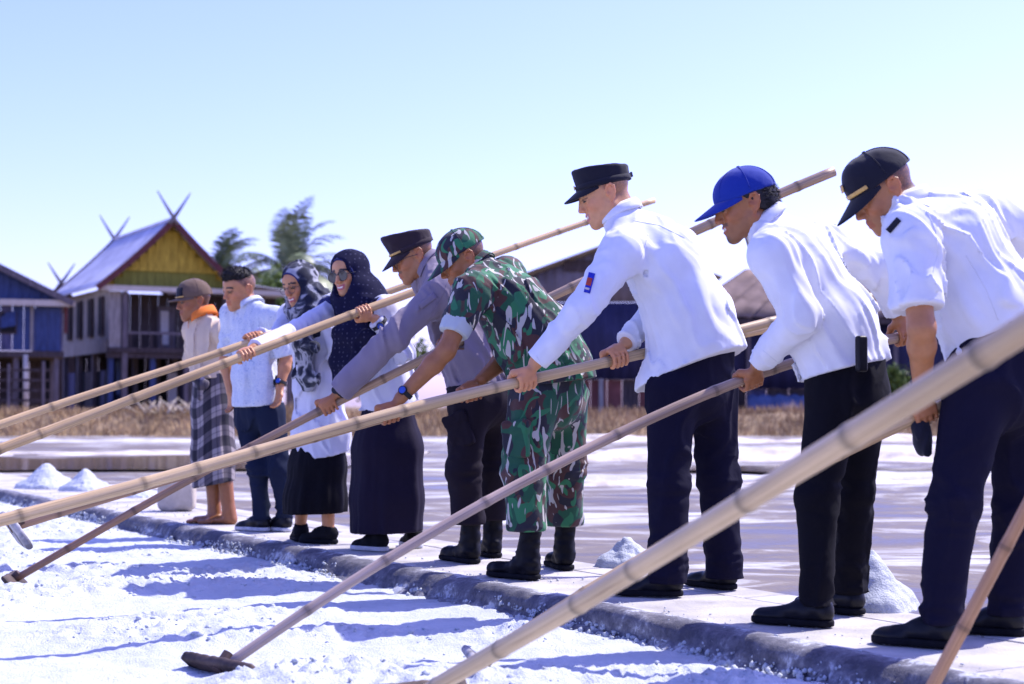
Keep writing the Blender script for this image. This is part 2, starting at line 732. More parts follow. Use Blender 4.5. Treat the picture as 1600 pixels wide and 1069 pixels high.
def folds(D, amp=0.007, freq=13.0, seed=0.0, comp=0.3, anchors=None):
    """cloth folds that run along D"""
    D = nrm(D).astype(np.float32)

    def f(p, d):
        m = np.abs(d) < 0.09
        q = p[m]
        al = q @ D
        q2 = q - al[..., None] * D * (1 - comp)
        w = vnoise(q * 6.0 + seed + 5)[..., None]
        a = vnoise(q2 * freq + seed + w * 0.9)
        b = vnoise(q2 * freq * 2.1 + seed * 2 + w)
        rid = np.maximum(1 - np.abs(a) * 4.2, -0.35)
        c = vnoise(q * 4.3 + seed * 3)
        d = d.copy()
        g = 1.0
        if anchors is not None:                            # cloth bunches where it is pulled or bent
            g = 0.45
            for a0, r0 in anchors:
                dd = q - a0
                g = g + 1.0 * np.exp(-(dd * dd).sum(-1) / (r0 * r0))
        d[m] = d[m] - amp * g * (rid * (0.75 + 0.6 * c) + 0.3 * b)
        return d
    return f


# ================================================================== THE SETTING
KD = np.array([-0.509, 0.861, 0.0])       # along the kerb, away from the camera
KN = np.array([0.861, 0.509, 0.0])        # away from the raked pond
KO = np.array([0.906, 4.96, 0.0])         # a point on the foot of the kerb
WZ = 0.08                                 # top of the walkway


def kp(u, v, z=0.0):
    return KO + KD * u + KN * v + np.array([0, 0, z])


def kuv(p):
    q = np.asarray(p, float) - KO
    return q @ KD, q @ KN


def salt_mat(name, wet=0.0):
    m, nt, b = new_mat(name)
    co = N(nt, 'ShaderNodeTexCoord')
    no = N(nt, 'ShaderNodeTexNoise', i_Scale=3.0, i_Detail=8.0, i_Roughness=0.65)
    nt.links.new(co.outputs['Object'], no.inputs['Vector'])
    r = ramp(nt, [(0.30, (0.425, 0.455, 0.48)), (0.55, (0.51, 0.535, 0.555)), (0.75, (0.565, 0.58, 0.59))])
    nt.links.new(no.outputs[0], r.inputs[0])
    nt.links.new(r.outputs[0], b.inputs['Base Color'])
    b.inputs['Roughness'].default_value = 0.7
    b.inputs['Specular IOR Level'].default_value = 0.35
    n1 = N(nt, 'ShaderNodeTexVoronoi', i_Scale=130.0)
    nt.links.new(co.outputs['Object'], n1.inputs['Vector'])
    n2 = N(nt, 'ShaderNodeTexNoise', i_Scale=45.0, i_Detail=6.0, i_Roughness=0.7)
    nt.links.new(co.outputs['Object'], n2.inputs['Vector'])
    b1 = bump(nt, b, n2.outputs[0], 0.55, 0.018)
    b2 = N(nt, 'ShaderNodeBump')
    b2.inputs['Strength'].default_value = 0.35
    b2.inputs['Distance'].default_value = 0.006
    nt.links.new(n1.outputs['Distance'], b2.inputs['Height'])
    nt.links.new(b1.outputs[0], b2.inputs['Normal'])
    nt.links.new(b2.outputs[0], b.inputs['Normal'])
    return m


MAT['salt'] = salt_mat('salt')


def rear_ground_mat():
    """wet grey mud with streaks of salt crust"""
    m, nt, b = new_mat('wet_mud_and_salt')
    co = N(nt, 'ShaderNodeTexCoord')
    mp = N(nt, 'ShaderNodeMapping')
    mp.inputs['Rotation'].default_value = (0, 0, 0.15)
    mp.inputs['Scale'].default_value = (0.50, 1.0, 1.0)
    nt.links.new(co.outputs['Object'], mp.inputs[0])
    no = N(nt, 'ShaderNodeTexNoise', i_Scale=0.8, i_Detail=10.0, i_Roughness=0.70, i_Distortion=1.1)
    nt.links.new(mp.outputs[0], no.inputs['Vector'])
    r = ramp(nt, [(0.40, (0.115, 0.088, 0.062)), (0.52, (0.19, 0.155, 0.118)), (0.555, (0.32, 0.30, 0.285)), (0.63, (0.50, 0.50, 0.49))])
    nt.links.new(no.outputs[0], r.inputs[0])
    nt.links.new(r.outputs[0], b.inputs['Base Color'])
    b.inputs['Specular IOR Level'].default_value = 0.16
    rr = ramp(nt, [(0.40, (0.30, 0.30, 0.30)), (0.50, (0.6, 0.6, 0.6)), (0.60, (0.85, 0.85, 0.85))])
    nt.links.new(no.outputs[0], rr.inputs[0])
    nt.links.new(rr.outputs[0], b.inputs['Roughness'])
    n2 = N(nt, 'ShaderNodeTexNoise', i_Scale=22.0, i_Detail=6.0)
    nt.links.new(co.outputs['Object'], n2.inputs['Vector'])
    mul = N(nt, 'ShaderNodeMath', operation='MULTIPLY')
    nt.links.new(n2.outputs[0], mul.inputs[0])
    nt.links.new(no.outputs[0], mul.inputs[1])
    bump(nt, b, mul.outputs[0], 0.35, 0.03)
    return m


MAT['rear'] = rear_ground_mat()
MAT['earth'] = M('dry_earth', (0.30, 0.235, 0.17), 0.95, 0.25, 0.6, 12, 0.5, 0.03)
MAT['dike'] = M('salty_dike', (0.36, 0.30, 0.24), 0.95, 0.3, 1.8, 14, 0.6, 0.04, c2=(0.62, 0.58, 0.54))
MAT['dike_white'] = M('salt_strip', (0.33, 0.305, 0.295), 0.85, 0.2, 1.1, 14, 0.6, 0.04, c2=(0.52, 0.51, 0.505))


def grid_obj(name, us, vs_, pos, zf, mat, flip=False):
    """sheet over two coordinate rows; pos(U,V)->XY arrays; zf(X,Y,U,V)->Z"""
    U, Vv = np.meshgrid(us, vs_, indexing='ij')
    X, Y = pos(U, Vv)
    Z = zf(X, Y, U, Vv)
    V = np.stack([X, Y, Z], -1).reshape(-1, 3)
    m, n = len(us), len(vs_)
    i = (np.arange(m - 1)[:, None] * n + np.arange(n - 1)[None]).ravel()
    Fq = np.stack([i, i + n, i + n + 1, i + 1], 1)
    if flip:
        Fq = Fq[:, ::-1]
    return mesh_np(name, V, Fq, mat, None, True)


def kxy(U, V):
    return KO[0] + KD[0] * U + KN[0] * V, KO[1] + KD[1] * U + KN[1] * V


def heap_field(X, Y):
    """height of the salt that has been raked into rows and left in clumps"""
    p = np.stack([X, Y, np.zeros_like(X)], -1)
    u = (X - KO[0]) * KD[0] + (Y - KO[1]) * KD[1]
    v = (X - KO[0]) * KN[0] + (Y - KO[1]) * KN[1]
    q = np.stack([u * 2.3, v * 0.9, np.zeros_like(u)], -1)
    rows = fbm(q + 3.1, 2)
    amt = np.clip((rows + 0.10) * 1.7, 0, 1) * np.clip((-v - 0.02) * 4, 0, 1)
    bil = 1 - np.abs(vnoise(p * 15 + 2)) * 1.2
    bil2 = 1 - np.abs(vnoise(p * 33 + 7)) * 1.2
    clump = amt * (0.014 + 0.030 * bil + 0.022 * bil2)
    flat = 0.005 * fbm(p * 5 + 8, 2) + 0.004 * vnoise(p * 24) + 0.003 * vnoise(p * 55)
    # fine furrows left by the blades, running down to the kerb
    fur = vnoise(np.stack([u * 30, v * 1.6, u * 0 + 2], -1)) + 0.6 * vnoise(np.stack([u * 62, v * 2.5, u * 0 + 9], -1))
    return flat + clump + 0.0035 * fur * (1 - 0.7 * amt)


# raked salt pond in front of the kerb
vsr = np.concatenate([np.linspace(-3.6, -0.02, 205), [0.03]])
pond = grid_obj('salt_pond', np.linspace(-2.2, 13.5, 900), vsr, kxy, lambda X, Y, U, V: heap_field(X, Y), MAT['salt'])
tag(pond, kind='structure')
pond2 = grid_obj('salt_pond', np.linspace(-8, 24, 220), np.linspace(-14, -3.55, 80), kxy,
                 lambda X, Y, U, V: -0.012 + 0.02 * fbm(np.stack([X, Y, X * 0], -1) * 2.0, 3) * (V < -4), MAT['salt'])
tag(pond2, kind='structure')
# the same pond further along, past the fine part
pond3 = grid_obj('salt_pond', np.linspace(13.48, 40, 120), np.linspace(-3.6, 0.03, 40), kxy,
                 lambda X, Y, U, V: 0.008 * fbm(np.stack([X, Y, X * 0], -1) * 3.0, 3) - 0.004, MAT['salt'])
tag(pond3, kind='structure')

# loose lumps on the pond
lump_v, lump_f = [], []
ico = [(0, 0, 1), (0.894, 0, 0.447), (0.276, 0.851, 0.447), (-0.724, 0.526, 0.447), (-0.724, -0.526, 0.447), (0.276, -0.851, 0.447),
       (0.724, 0.526, -0.447), (-0.276, 0.851, -0.447), (-0.894, 0, -0.447), (-0.276, -0.851, -0.447), (0.724, -0.526, -0.447), (0, 0, -1)]
icf = [(0, 1, 2), (0, 2, 3), (0, 3, 4), (0, 4, 5), (0, 5, 1), (1, 6, 2), (2, 7, 3), (3, 8, 4), (4, 9, 5), (5, 10, 1),
       (2, 6, 7), (3, 7, 8), (4, 8, 9), (5, 9, 10), (1, 10, 6), (7, 6, 11), (8, 7, 11), (9, 8, 11), (10, 9, 11), (6, 10, 11)]
nl = 9000
uu = RNG.uniform(-1.8, 9, nl)
vv = -RNG.uniform(0.0, 3.4, nl) ** 1.0
LX, LY = kxy(uu, vv)
qq = np.stack([uu * 2.3, vv * 0.9, uu * 0], -1)
keep = (fbm(qq + 3.1, 2) + RNG.uniform(-0.2, 0.2, nl)) > 0.05
LX, LY, vv = LX[keep], LY[keep], vv[keep]
LZ = heap_field(LX, LY)
sz = 0.004 + 0.009 * RNG.rand(len(LX)) ** 3
I0 = np.array(ico)
jit = 1 + 0.35 * RNG.uniform(-1, 1, (len(LX), 12, 1))
LV = (I0[None] * jit * sz[:, None, None] * np.array([1.1, 1.1, 0.8]) + np.stack([LX, LY, LZ - sz * 0.15], -1)[:, None]).reshape(-1, 3)
LF = (np.array(icf)[None] + 12 * np.arange(len(LX))[:, None, None]).reshape(-1, 3)
n2 = 2200                                               # and a thinner scatter on the walkway and the kerb
u2 = RNG.uniform(-1.8, 11, n2)
v2 = np.abs(RNG.normal(0, 0.33, n2)) + 0.02
X2, Y2 = kxy(u2, v2)
Z2 = np.interp(v2, [-0.02, 0.0, 0.014, 0.04, 0.075, 0.12, 0.17, 2], [0.0, 0.012, 0.03, 0.062, 0.083, 0.089, WZ + 0.002, WZ + 0.002])
keep = (v2 < 0.97) & (fbm(np.stack([u2 * 1.4, v2 * 2, u2 * 0], -1), 2) + RNG.uniform(-0.5, 0.5, n2) > 0.1)
X2, Y2, Z2 = X2[keep], Y2[keep], Z2[keep]
s2 = 0.0015 + 0.005 * RNG.rand(len(X2)) ** 3
j2 = 1 + 0.35 * RNG.uniform(-1, 1, (len(X2), 12, 1))
V2 = (I0[None] * j2 * s2[:, None, None] * np.array([1.2, 1.2, 0.7]) + np.stack([X2, Y2, Z2 + s2 * 0.2], -1)[:, None]).reshape(-1, 3)
F2 = (np.array(icf)[None] + 12 * np.arange(len(X2))[:, None, None]).reshape(-1, 3) + len(LV)
LV, LF = np.concatenate([LV, V2]), np.concatenate([LF, F2])
n3 = 4200                                               # crystals grown along the foot of the kerb
u3 = RNG.uniform(-2, 13, n3)
h3 = RNG.rand(n3) ** 1.7
keep = fbm(np.stack([u3 * 2.2, h3 * 1.5, u3 * 0 + 3], -1), 3) + 0.55 * (1 - h3) > 0.10
u3, h3 = u3[keep], h3[keep]
v3 = np.interp(h3, [0, 0.15, 0.5, 1], [-0.06, -0.022, -0.006, 0.014]) + 0.03 * vnoise(np.stack([u3 * 0.9, u3 * 0 + 3, u3 * 0], -1)) + 0.012 * vnoise(np.stack([u3 * 3.1, u3 * 0 + 9, u3 * 0], -1))
X3, Y3 = kxy(u3, v3)
Z3 = h3 * 0.062
s3 = (0.004 + 0.010 * RNG.rand(len(X3)) ** 2) * (1 - 0.45 * h3)
j3 = 1 + 0.4 * RNG.uniform(-1, 1, (len(X3), 12, 1))
V3 = (I0[None] * j3 * s3[:, None, None] + np.stack([X3, Y3, Z3], -1)[:, None]).reshape(-1, 3)
F3 = (np.array(icf)[None] + 12 * np.arange(len(X3))[:, None, None]).reshape(-1, 3) + len(LV)
LV, LF = np.concatenate([LV, V3]), np.concatenate([LF, F3])
lumps = mesh_np('loose_salt', LV, LF, MAT['salt'], None, True)
tag(lumps, 'loose white salt crumbs scattered over the raked pond', 'salt', kind='stuff')


# kerb: a rounded bank under a grey liner with salt crust
def kerb_mat():
    m, nt, b = new_mat('salty_shaded_kerb')
    co = N(nt, 'ShaderNodeTexCoord')
    no = N(nt, 'ShaderNodeTexNoise', i_Scale=7.0, i_Detail=9.0, i_Roughness=0.72)
    nt.links.new(co.outputs['Object'], no.inputs['Vector'])
    n3 = N(nt, 'ShaderNodeTexNoise', i_Scale=45.0, i_Detail=6.0, i_Roughness=0.7)
    nt.links.new(co.outputs['Object'], n3.inputs['Vector'])
    a = N(nt, 'ShaderNodeAttribute', attribute_name='col')
    ad = N(nt, 'ShaderNodeMath', operation='ADD')
    nt.links.new(no.outputs[0], ad.inputs[0])
    nt.links.new(a.outputs['Fac'], ad.inputs[1])
    ad2 = N(nt, 'ShaderNodeMath', operation='MULTIPLY_ADD')
    ad2.inputs[1].default_value = 0.35
    nt.links.new(n3.outputs[0], ad2.inputs[0])
    nt.links.new(ad.outputs[0], ad2.inputs[2])
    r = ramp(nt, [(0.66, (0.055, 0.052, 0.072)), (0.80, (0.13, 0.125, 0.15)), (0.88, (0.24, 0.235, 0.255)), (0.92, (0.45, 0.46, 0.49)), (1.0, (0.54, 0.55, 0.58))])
    nt.links.new(ad2.outputs[0], r.inputs[0])
    nt.links.new(r.outputs[0], b.inputs['Base Color'])
    b.inputs['Roughness'].default_value = 0.75
    bump(nt, b, ad2.outputs[0], 0.7, 0.03)
    return m


prof = [(-0.05, -0.03), (-0.02, 0.0), (-0.004, 0.010), (0.004, 0.026), (0.011, 0.044), (0.020, 0.060), (0.032, 0.073), (0.052, 0.083), (0.080, 0.089),
        (0.112, 0.091), (0.142, 0.089), (0.17, 0.084), (0.20, 0.074), (0.24, 0.05)]
us = np.arange(-2.4, 26, 0.022)
pv = np.array(prof)
U, J = np.meshgrid(us, np.arange(len(pv)), indexing='ij')
vv = pv[J, 0]
zz = pv[J, 1]
p3 = np.stack([U, vv, zz], -1)
w1 = 0.03 * vnoise(np.stack([U * 0.9, U * 0 + 3, U * 0], -1)) + 0.012 * vnoise(np.stack([U * 3.1, U * 0 + 9, U * 0], -1))
off = 0.008 * fbm(p3 * np.array([6, 14, 14]) + 4, 3)
crust = np.clip(1 - (J - 2) / 6.0, 0, 1) * (0.8 + 0.5 * fbm(np.stack([U * 3.0, U * 0, J * 0.3], -1), 2))
off = off + crust * 0.020 * (1 - np.abs(vnoise(p3 * np.array([42.0, 30, 16]))) * 1.7)
VK = KO + U[..., None] * KD + (vv + w1 * np.clip(1 - J / 9, 0, 1) - off * 0.6)[..., None] * KN
VK[..., 2] = zz + off * np.clip(1 - (J - 9) / 4.0, 0, 1)
n_ = len(pv)
i = (np.arange(len(us) - 1)[:, None] * n_ + np.arange(n_ - 1)[None]).ravel()
cf = (crust * 0.20 - 0.02 + 0.25 * (np.clip(J - 6, 0, 4) / 4.0))[..., None] * np.ones(3)  # salt at foot and top; sunlit top and shaded face put into colour
MAT['kerb'] = kerb_mat()
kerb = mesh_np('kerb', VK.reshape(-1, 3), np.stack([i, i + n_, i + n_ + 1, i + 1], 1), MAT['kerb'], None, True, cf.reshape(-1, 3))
tag(kerb, kind='structure')

# walkway: a bed with two rows of concrete slabs
MAT['slab'] = M('pale_concrete', (0.37, 0.345, 0.32), 0.9, 0.22, 3.1, 70, 0.5, 0.008, c2=(0.47, 0.45, 0.425))
MAT['joint'] = M('dark_joint', (0.16, 0.15, 0.15), 0.95, 0.2, 10)
MAT['wet'] = M('damp_bank', (0.34, 0.31, 0.30), 0.7, 0.3, 3, 20, 0.5, 0.02, c2=(0.6, 0.6, 0.62))
us = np.arange(-2.6, 27, 0.1)
bedp = np.array([(0.15, 0.045), (0.17, 0.055), (0.95, 0.055), (0.99, 0.05), (1.06, 0.015), (1.13, -0.03)])
U, J = np.meshgrid(us, np.arange(len(bedp)), indexing='ij')
VB = KO + U[..., None] * KD + (bedp[J, 0] + 0.02 * vnoise(np.stack([U * 2, U * 0, U * 0], -1)) * (J > 3))[..., None] * KN
VB[..., 2] = bedp[J, 1]
n_ = len(bedp)
i = (np.arange(len(us) - 1)[:, None] * n_ + np.arange(n_ - 1)[None]).ravel()
walk = mesh_np('walkway', VB.reshape(-1, 3), np.stack([i, i + n_, i + n_ + 1, i + 1], 1), MAT['wet'], None, True)
tag(walk, kind='structure')
for v0, v1, ln, o0 in ((0.165, 0.748, 1.85, -2.35), (0.758, 0.985, 1.25, -2.5)):
    mb = MB().box((0, 0, 0), ((ln - 0.012) / 2, (v1 - v0) / 2, 0.02))
    src = None
    k = 0
    u = o0
    while u < 25:
        if src is None:
            src = mb.build('slab', MAT['slab'], walk, bevel=0.004)
            o = src
        else:
            o = src.copy()
            COL.objects.link(o)
            o.parent = walk
        c = kp(u + ln / 2, (v0 + v1) / 2, WZ - 0.02 + random.uniform(-0.003, 0.002))
        o.location = c
        o.rotation_euler = (random.uniform(-0.004, 0.004), random.uniform(-0.002, 0.002), math.atan2(KD[1], KD[0]))
        u += ln
        k += 1

# ground behind the walkway, far ground to the horizon
ys = np.concatenate([np.arange(-2, 24, 0.12), np.arange(24, 46, 0.3)])
xs = np.concatenate([np.arange(-26, -8, 0.5), np.arange(-8, 9, 0.14), np.arange(9, 26.1, 0.5)])


def rear_z(X, Y, U, V):
    v = (X - KO[0]) * KN[0] + (Y - KO[1]) * KN[1]
    p = np.stack([X * 0.6, Y, X * 0], -1)
    z = 0.012 * fbm(p * 1.6 + 40, 3)
    return np.where(v < 0.6, -0.12, np.where(v < 1.05, -0.05, z))


rear = grid_obj('rear_pond', xs, ys, lambda U, V: (U, V), rear_z, MAT['rear'], flip=False)
tag(rear, kind='structure')
gm = MB().add([(-3000, -300, -0.14), (3000, -300, -0.14), (3000, 5000, -0.14), (-3000, 5000, -0.14)], [(0, 1, 2, 3)])
ground = gm.build('ground', MAT['earth'])
tag(ground, kind='structure')


def water_mat(name, c, rough):
    m, nt, b = new_mat(name)
    b.inputs['Base Color'].default_value = (*c, 1)
    b.inputs['Roughness'].default_value = rough
    b.inputs['Specular IOR Level'].default_value = 0.5
    co = N(nt, 'ShaderNodeTexCoord')
    no = N(nt, 'ShaderNodeTexNoise', i_Scale=5.0, i_Detail=4.0)
    nt.links.new(co.outputs['Object'], no.inputs['Vector'])
    bump(nt, b, no.outputs[0], 0.06, 0.02)
    return m


MAT['water'] = water_mat('brown_water', (0.13, 0.10, 0.08), 0.08)


def blob_sheet(name, pts, z, mat):
    mb = MB()
    mb.add([(x, y, z) for x, y in pts], [tuple(range(len(pts)))])
    o = mb.build(name, mat)
    tag(o, kind='structure')
    return o


def wavy_rect(x0, x1, y0, y1, n=60, amp=1.1, seed=0):
    a = [(x0 + (x1 - x0) * i / n, y0 + amp * vnoise(np.array([i * 0.27, seed, 0.0]))) for i in range(n + 1)]
    b = [(x1 + (x0 - x1) * i / n, y1 + amp * vnoise(np.array([i * 0.27, seed + 9.0, 0.0]))) for i in range(n + 1)]
    return a + b


blob_sheet('pond_water', wavy_rect(-16, -2.2, 20.2, 25.8, seed=1.0), 0.035, MAT['water'])
blob_sheet('pond_water', wavy_rect(2.0, 13, 20.2, 22.0, seed=8.0), 0.032, MAT['water'])


def dike(x0, y0, x1, y1, w, h, mat, seed=0):
    n = max(20, int(abs(x1 - x0) / 0.25))
    t = np.linspace(0, 1, n)
    s_ = np.linspace(-1, 1, 11)
    T, Q = np.meshgrid(t, s_, indexing='ij')
    X = x0 + (x1 - x0) * T
    Yc = y0 + (y1 - y0) * T + 0.8 * vnoise(np.stack([X * 0.35, X * 0 + seed, X * 0], -1)) + 0.25 * vnoise(np.stack([X * 1.6, X * 0 + seed, X * 0], -1))
    Y = Yc + Q * w * (1 + 0.25 * vnoise(np.stack([X * 0.8, Q * 0 + seed, Q], -1)))
    Z = h * (1 - Q ** 2) ** 0.8 * (1 + 0.7 * fbm(np.stack([X * 1.2, Y * 1.6, X * 0 + seed], -1), 3)) - 0.03
    V = np.stack([X, Y, Z], -1).reshape(-1, 3)
    m = len(s_)
    i = (np.arange(n - 1)[:, None] * m + np.arange(m - 1)[None]).ravel()
    o = mesh_np('dike', V, np.stack([i, i + m, i + m + 1, i + 1], 1), mat, None, True)
    tag(o, kind='structure')


dike(-24, 18.3, -3.5, 17.2, 0.45, 0.06, MAT['dike'], 1)
dike(-24, 29.6, -1.5, 28.4, 1.5, 0.05, MAT['dike'], 2)
dike(-24, 39.5, -0.5, 39.0, 1.6, 0.06, MAT['dike_white'], 3)
dike(0.0, 16.6, 14, 17.2, 0.32, 0.07, MAT['dike'], 4)
dike(0.0, 18.6, 14, 19.4, 0.7, 0.07, MAT['dike_white'], 5)
dike(-0.5, 25.3, 18, 26.3, 0.8, 0.15, MAT['dike'], 6)
dike(-0.5, 30.5, 20, 31.0, 1.2, 0.09, MAT['dike_white'], 7)
dike(-0.5, 38.5, 22, 39.0, 1.2, 0.14, MAT['dike'], 8)

# dry grass bank
MAT['bank'] = M('bank_earth', (0.22, 0.155, 0.09), 0.95, 0.3, 1.5, 10, 0.6, 0.05)
MAT['grass'] = M('dry_grass', (0.33, 0.215, 0.105), 0.9, 0.4, 0.9, c2=(0.42, 0.29, 0.15))


def bank_h(X, Y):
    t = np.clip((Y - 44.5) / 3.2, 0, 1)
    return (0.62 + 0.12 * fbm(np.stack([X * 0.25, Y * 0.25, X * 0], -1), 2)) * t * t * (3 - 2 * t) - 0.05


bank = grid_obj('bank', np.arange(-40, 40.1, 0.4), np.concatenate([np.arange(44, 49, 0.3), [52, 60, 80, 130, 260]]), lambda U, V: (U, V),
                lambda X, Y, U, V: bank_h(X, Y) + 0.04 * vnoise(np.stack([X, Y, X * 0], -1) * 2), MAT['bank'])
tag(bank, kind='structure')
ng = 26000
gx = RNG.uniform(-24, 24, ng)
gy = 44.6 + 4.4 * RNG.rand(ng) ** 0.9
gz = bank_h(gx, gy)
hh = (0.15 + 0.20 * RNG.rand(ng)) * (1 + 0.5 * vnoise(np.stack([gx * 0.8, gy, gx * 0], -1)))
an = RNG.uniform(0, 6.28, ng)
wv = 0.022
ln_ = RNG.normal(0, 0.35, (ng, 2))
A = np.stack([gx + wv * np.cos(an), gy + wv * np.sin(an), gz - 0.03], -1)
B = np.stack([gx - wv * np.cos(an), gy - wv * np.sin(an), gz - 0.03], -1)
C_ = np.stack([gx + hh * ln_[:, 0] * 0.8, gy + hh * ln_[:, 1] * 0.8, gz + hh * 0.9], -1)
GV = np.stack([A, B, C_], 1).reshape(-1, 3)
GF = np.arange(len(GV)).reshape(-1, 3)
gr = mesh_np('dry_grass', GV, GF, MAT['grass'], None, False)
tag(gr, 'dry brown grass covering the bank behind the ponds', 'grass', kind='stuff')


# ================================================================== HOUSES, SHEDS AND TREES BEHIND THE BANK
def wood(name, c, var=0.35, st=(1, 1, 6), c2=None):
    return M(name, c, 0.85, var, 3.0, 30, 0.4, 0.01, stretch=(5, 5, 0.6), c2=c2)


MAT['tin'] = M('grey_tin_roof', (0.42, 0.41, 0.48), 0.55, 0.18, 1.2, 8, 0.2, 0.02, c2=(0.52, 0.51, 0.58))
MAT['red_trim'] = wood('dark_red_paint', (0.11, 0.035, 0.035))
MAT['yellow'] = wood('yellow_paint', (0.38, 0.25, 0.025), 0.35, c2=(0.46, 0.32, 0.04))
MAT['olive'] = wood('greenish_yellow_paint', (0.19, 0.18, 0.03), 0.3)
MAT['cream'] = wood('cream_beam', (0.52, 0.46, 0.38), 0.15)
MAT['pale_board'] = wood('weathered_grey_boards', (0.22, 0.195, 0.175), 0.3, c2=(0.31, 0.285, 0.26))
MAT['dark_wood'] = wood('dark_timber', (0.060, 0.045, 0.045), 0.5)
MAT['post'] = wood('weathered_post', (0.13, 0.11, 0.12), 0.4)
MAT['blue_board'] = wood('blue_painted_boards', (0.045, 0.045, 0.105), 0.4, c2=(0.085, 0.082, 0.15))
MAT['blue_bright'] = wood('bright_blue_boards', (0.04, 0.06, 0.15), 0.4)
MAT['tarp'] = M('blue_tarpaulin', (0.06, 0.095, 0.20), 0.6, 0.3, 2, 6, 0.4, 0.05)
MAT['void'] = M('dark_room', (0.012, 0.012, 0.016), 0.9, 0.2, 3)  # near-black sheets and boards stand for the shade of rooms and underfloors
MAT['curtain'] = cloth('pale_curtain', (0.55, 0.52, 0.5))
MAT['horn'] = wood('grey_carved_horn', (0.16, 0.14, 0.14))
MAT['rust_roof'] = M('brown_roof_sheets', (0.15, 0.105, 0.09), 0.85, 0.25, 1.2, 8, 0.3, 0.02, c2=(0.21, 0.155, 0.135), spec=0.1)
MAT['shed_grey'] = M('grey_corrugated_wall', (0.155, 0.135, 0.15), 0.7, 0.25, 1.0)
MAT['navy_wall'] = M('dark_navy_wall', (0.022, 0.022, 0.065), 0.7, 0.3, 1.0)
MAT['brickred'] = M('red_brown_wall', (0.17, 0.06, 0.05), 0.85, 0.35, 2.0)
MAT['shed_roof'] = M('grey_shed_roof', (0.40, 0.37, 0.36), 0.6, 0.2, 1.0)


class Frame:
    def __init__(s, o, ang):
        s.o = np.asarray(o, float)
        s.u = np.array([math.cos(ang), math.sin(ang), 0])
        s.v = np.array([-math.sin(ang), math.cos(ang), 0])
        s.R = (s.u, s.v, np.array([0, 0, 1.0]))

    def __call__(s, a, b, z):
        return s.o + a * s.u + b * s.v + np.array([0, 0, z])

    def box(s, mb, a0, a1, b0, b1, z0, z1):
        return mb.box(s((a0 + a1) / 2, (b0 + b1) / 2, (z0 + z1) / 2), (abs(a1 - a0) / 2, abs(b1 - b0) / 2, abs(z1 - z0) / 2), s.R)

    def part(s, name, mat, par, *bx, bevel=0):
        mb = MB()
        s.box(mb, *bx)
        return mb.build(name, MAT[mat], par, bevel=bevel)


def horns(fr, par, a, b, z, size=0.8):
    for sg in (-1, 1):
        pts = []
        for t in np.linspace(0, 1, 10):
            pts.append(fr(a + sg * (-0.25 + 1.25 * t) * size * 0.72, b, z + size * (-0.25 + 1.25 * t ** 1.0 + 0.12 * t * t)))
        MB().tube(pts, [0.10 * (1 - 0.75 * t) for t in np.linspace(0, 1, 10)], 8).build('roof_horn', MAT['horn'], par, smooth=True)


def tin_slope(fr, par, mat, prof, b0, b1, name='roof_sheet', wave=0.018, per=0.3):
    nb = int((b1 - b0) / per * 6)
    g = []
    for k in range(nb + 1):
        b = b0 + (b1 - b0) * k / nb
        g.append([fr(a, b, z + wave * math.sin(k * math.pi / 3)) for a, z in prof])
    return MB().sheet(np.array(g), 0.03).build(name, MAT[mat], par, smooth=True)


def planks_row(fr, par, mat, axis, lo, hi, w, fixed, z0, z1, t=0.03, tops=None, jitter=0.006):
    """upright boards side by side; axis 'a' or 'b'"""
    x = lo
    while x < hi - 0.02:
        x1 = min(x + w * random.uniform(0.9, 1.1), hi)
        zt = z1 if tops is None else tops((x + x1) / 2)
        j = random.uniform(-jitter, jitter)
        if zt - z0 > 0.08:
            m = mat if isinstance(mat, str) else random.choice(mat)
            if axis == 'a':
                fr.part('plank', m, par, x + 0.006, x1 - 0.006, fixed + j, fixed + j + t, z0, zt)
            else:
                fr.part('plank', m, par, fixed + j, fixed + j + t, x + 0.006, x1 - 0.006, z0, zt)
        x = x1


# ---- house with the yellow gable
ZG = 0.55
ridge = np.array([-4.0, 7.4])
fr = Frame((-13.97, 65.0, 0.0), math.atan2(4.0, 7.4))
yh = empty('stilt_house', fr(0, 0, ZG), 'stilt house with yellow gable, grey tin roof and crossed roof horns', 'house', 'houses behind the dry bank')


def yprof(sg):
    return [(sg * 3.05 * t, 8.4 - 3.25 * t + 0.42 * t * t) for t in np.linspace(0.0, 1, 8)]


for sg in (-1, 1):
    rf = tin_slope(fr, yh, 'tin', yprof(sg), -0.55, 8.7)
    pr = yprof(sg)
    for b in (-0.60, 8.74):
        mb = MB()
        for (a0, z0), (a1, z1) in zip(pr[:-1], pr[1:]):
            mb.bar(fr(a0, b, z0 - 0.05), fr(a1, b, z1 - 0.05), 0.06, 0.24)
        mb.build('bargeboard', MAT['red_trim'], yh)
MB().tube([fr(0, -0.6, 8.42), fr(0, 8.75, 8.42)], 0.09, 8).build('ridge_cap', MAT['tin'], yh)
horns(fr, yh, 0, -0.62, 8.45, 0.95)
horns(fr, yh, 0, 8.72, 8.45, 0.95)
gt = lambda a: 8.15 - abs(a) * 1.02
MB().add([fr(-2.75, 0.0, 5.6), fr(2.75, 0.0, 5.6), fr(0, 0.0, 8.3), fr(-2.75, 0.08, 5.6), fr(2.75, 0.08, 5.6), fr(0, 0.08, 8.3)], [(0, 1, 2), (5, 4, 3), (0, 3, 4, 1), (1, 4, 5, 2), (2, 5, 3, 0)]).build('gable_panel', MAT['yellow'], yh)
planks_row(fr, yh, 'olive', 'a', -2.6, 2.6, 0.33, -0.10, 5.62, 6.35, tops=lambda a: min(6.35, gt(a)))
planks_row(fr, yh, 'yellow', 'a', -2.2, 2.2, 0.33, -0.14, 6.36, 9, tops=gt)
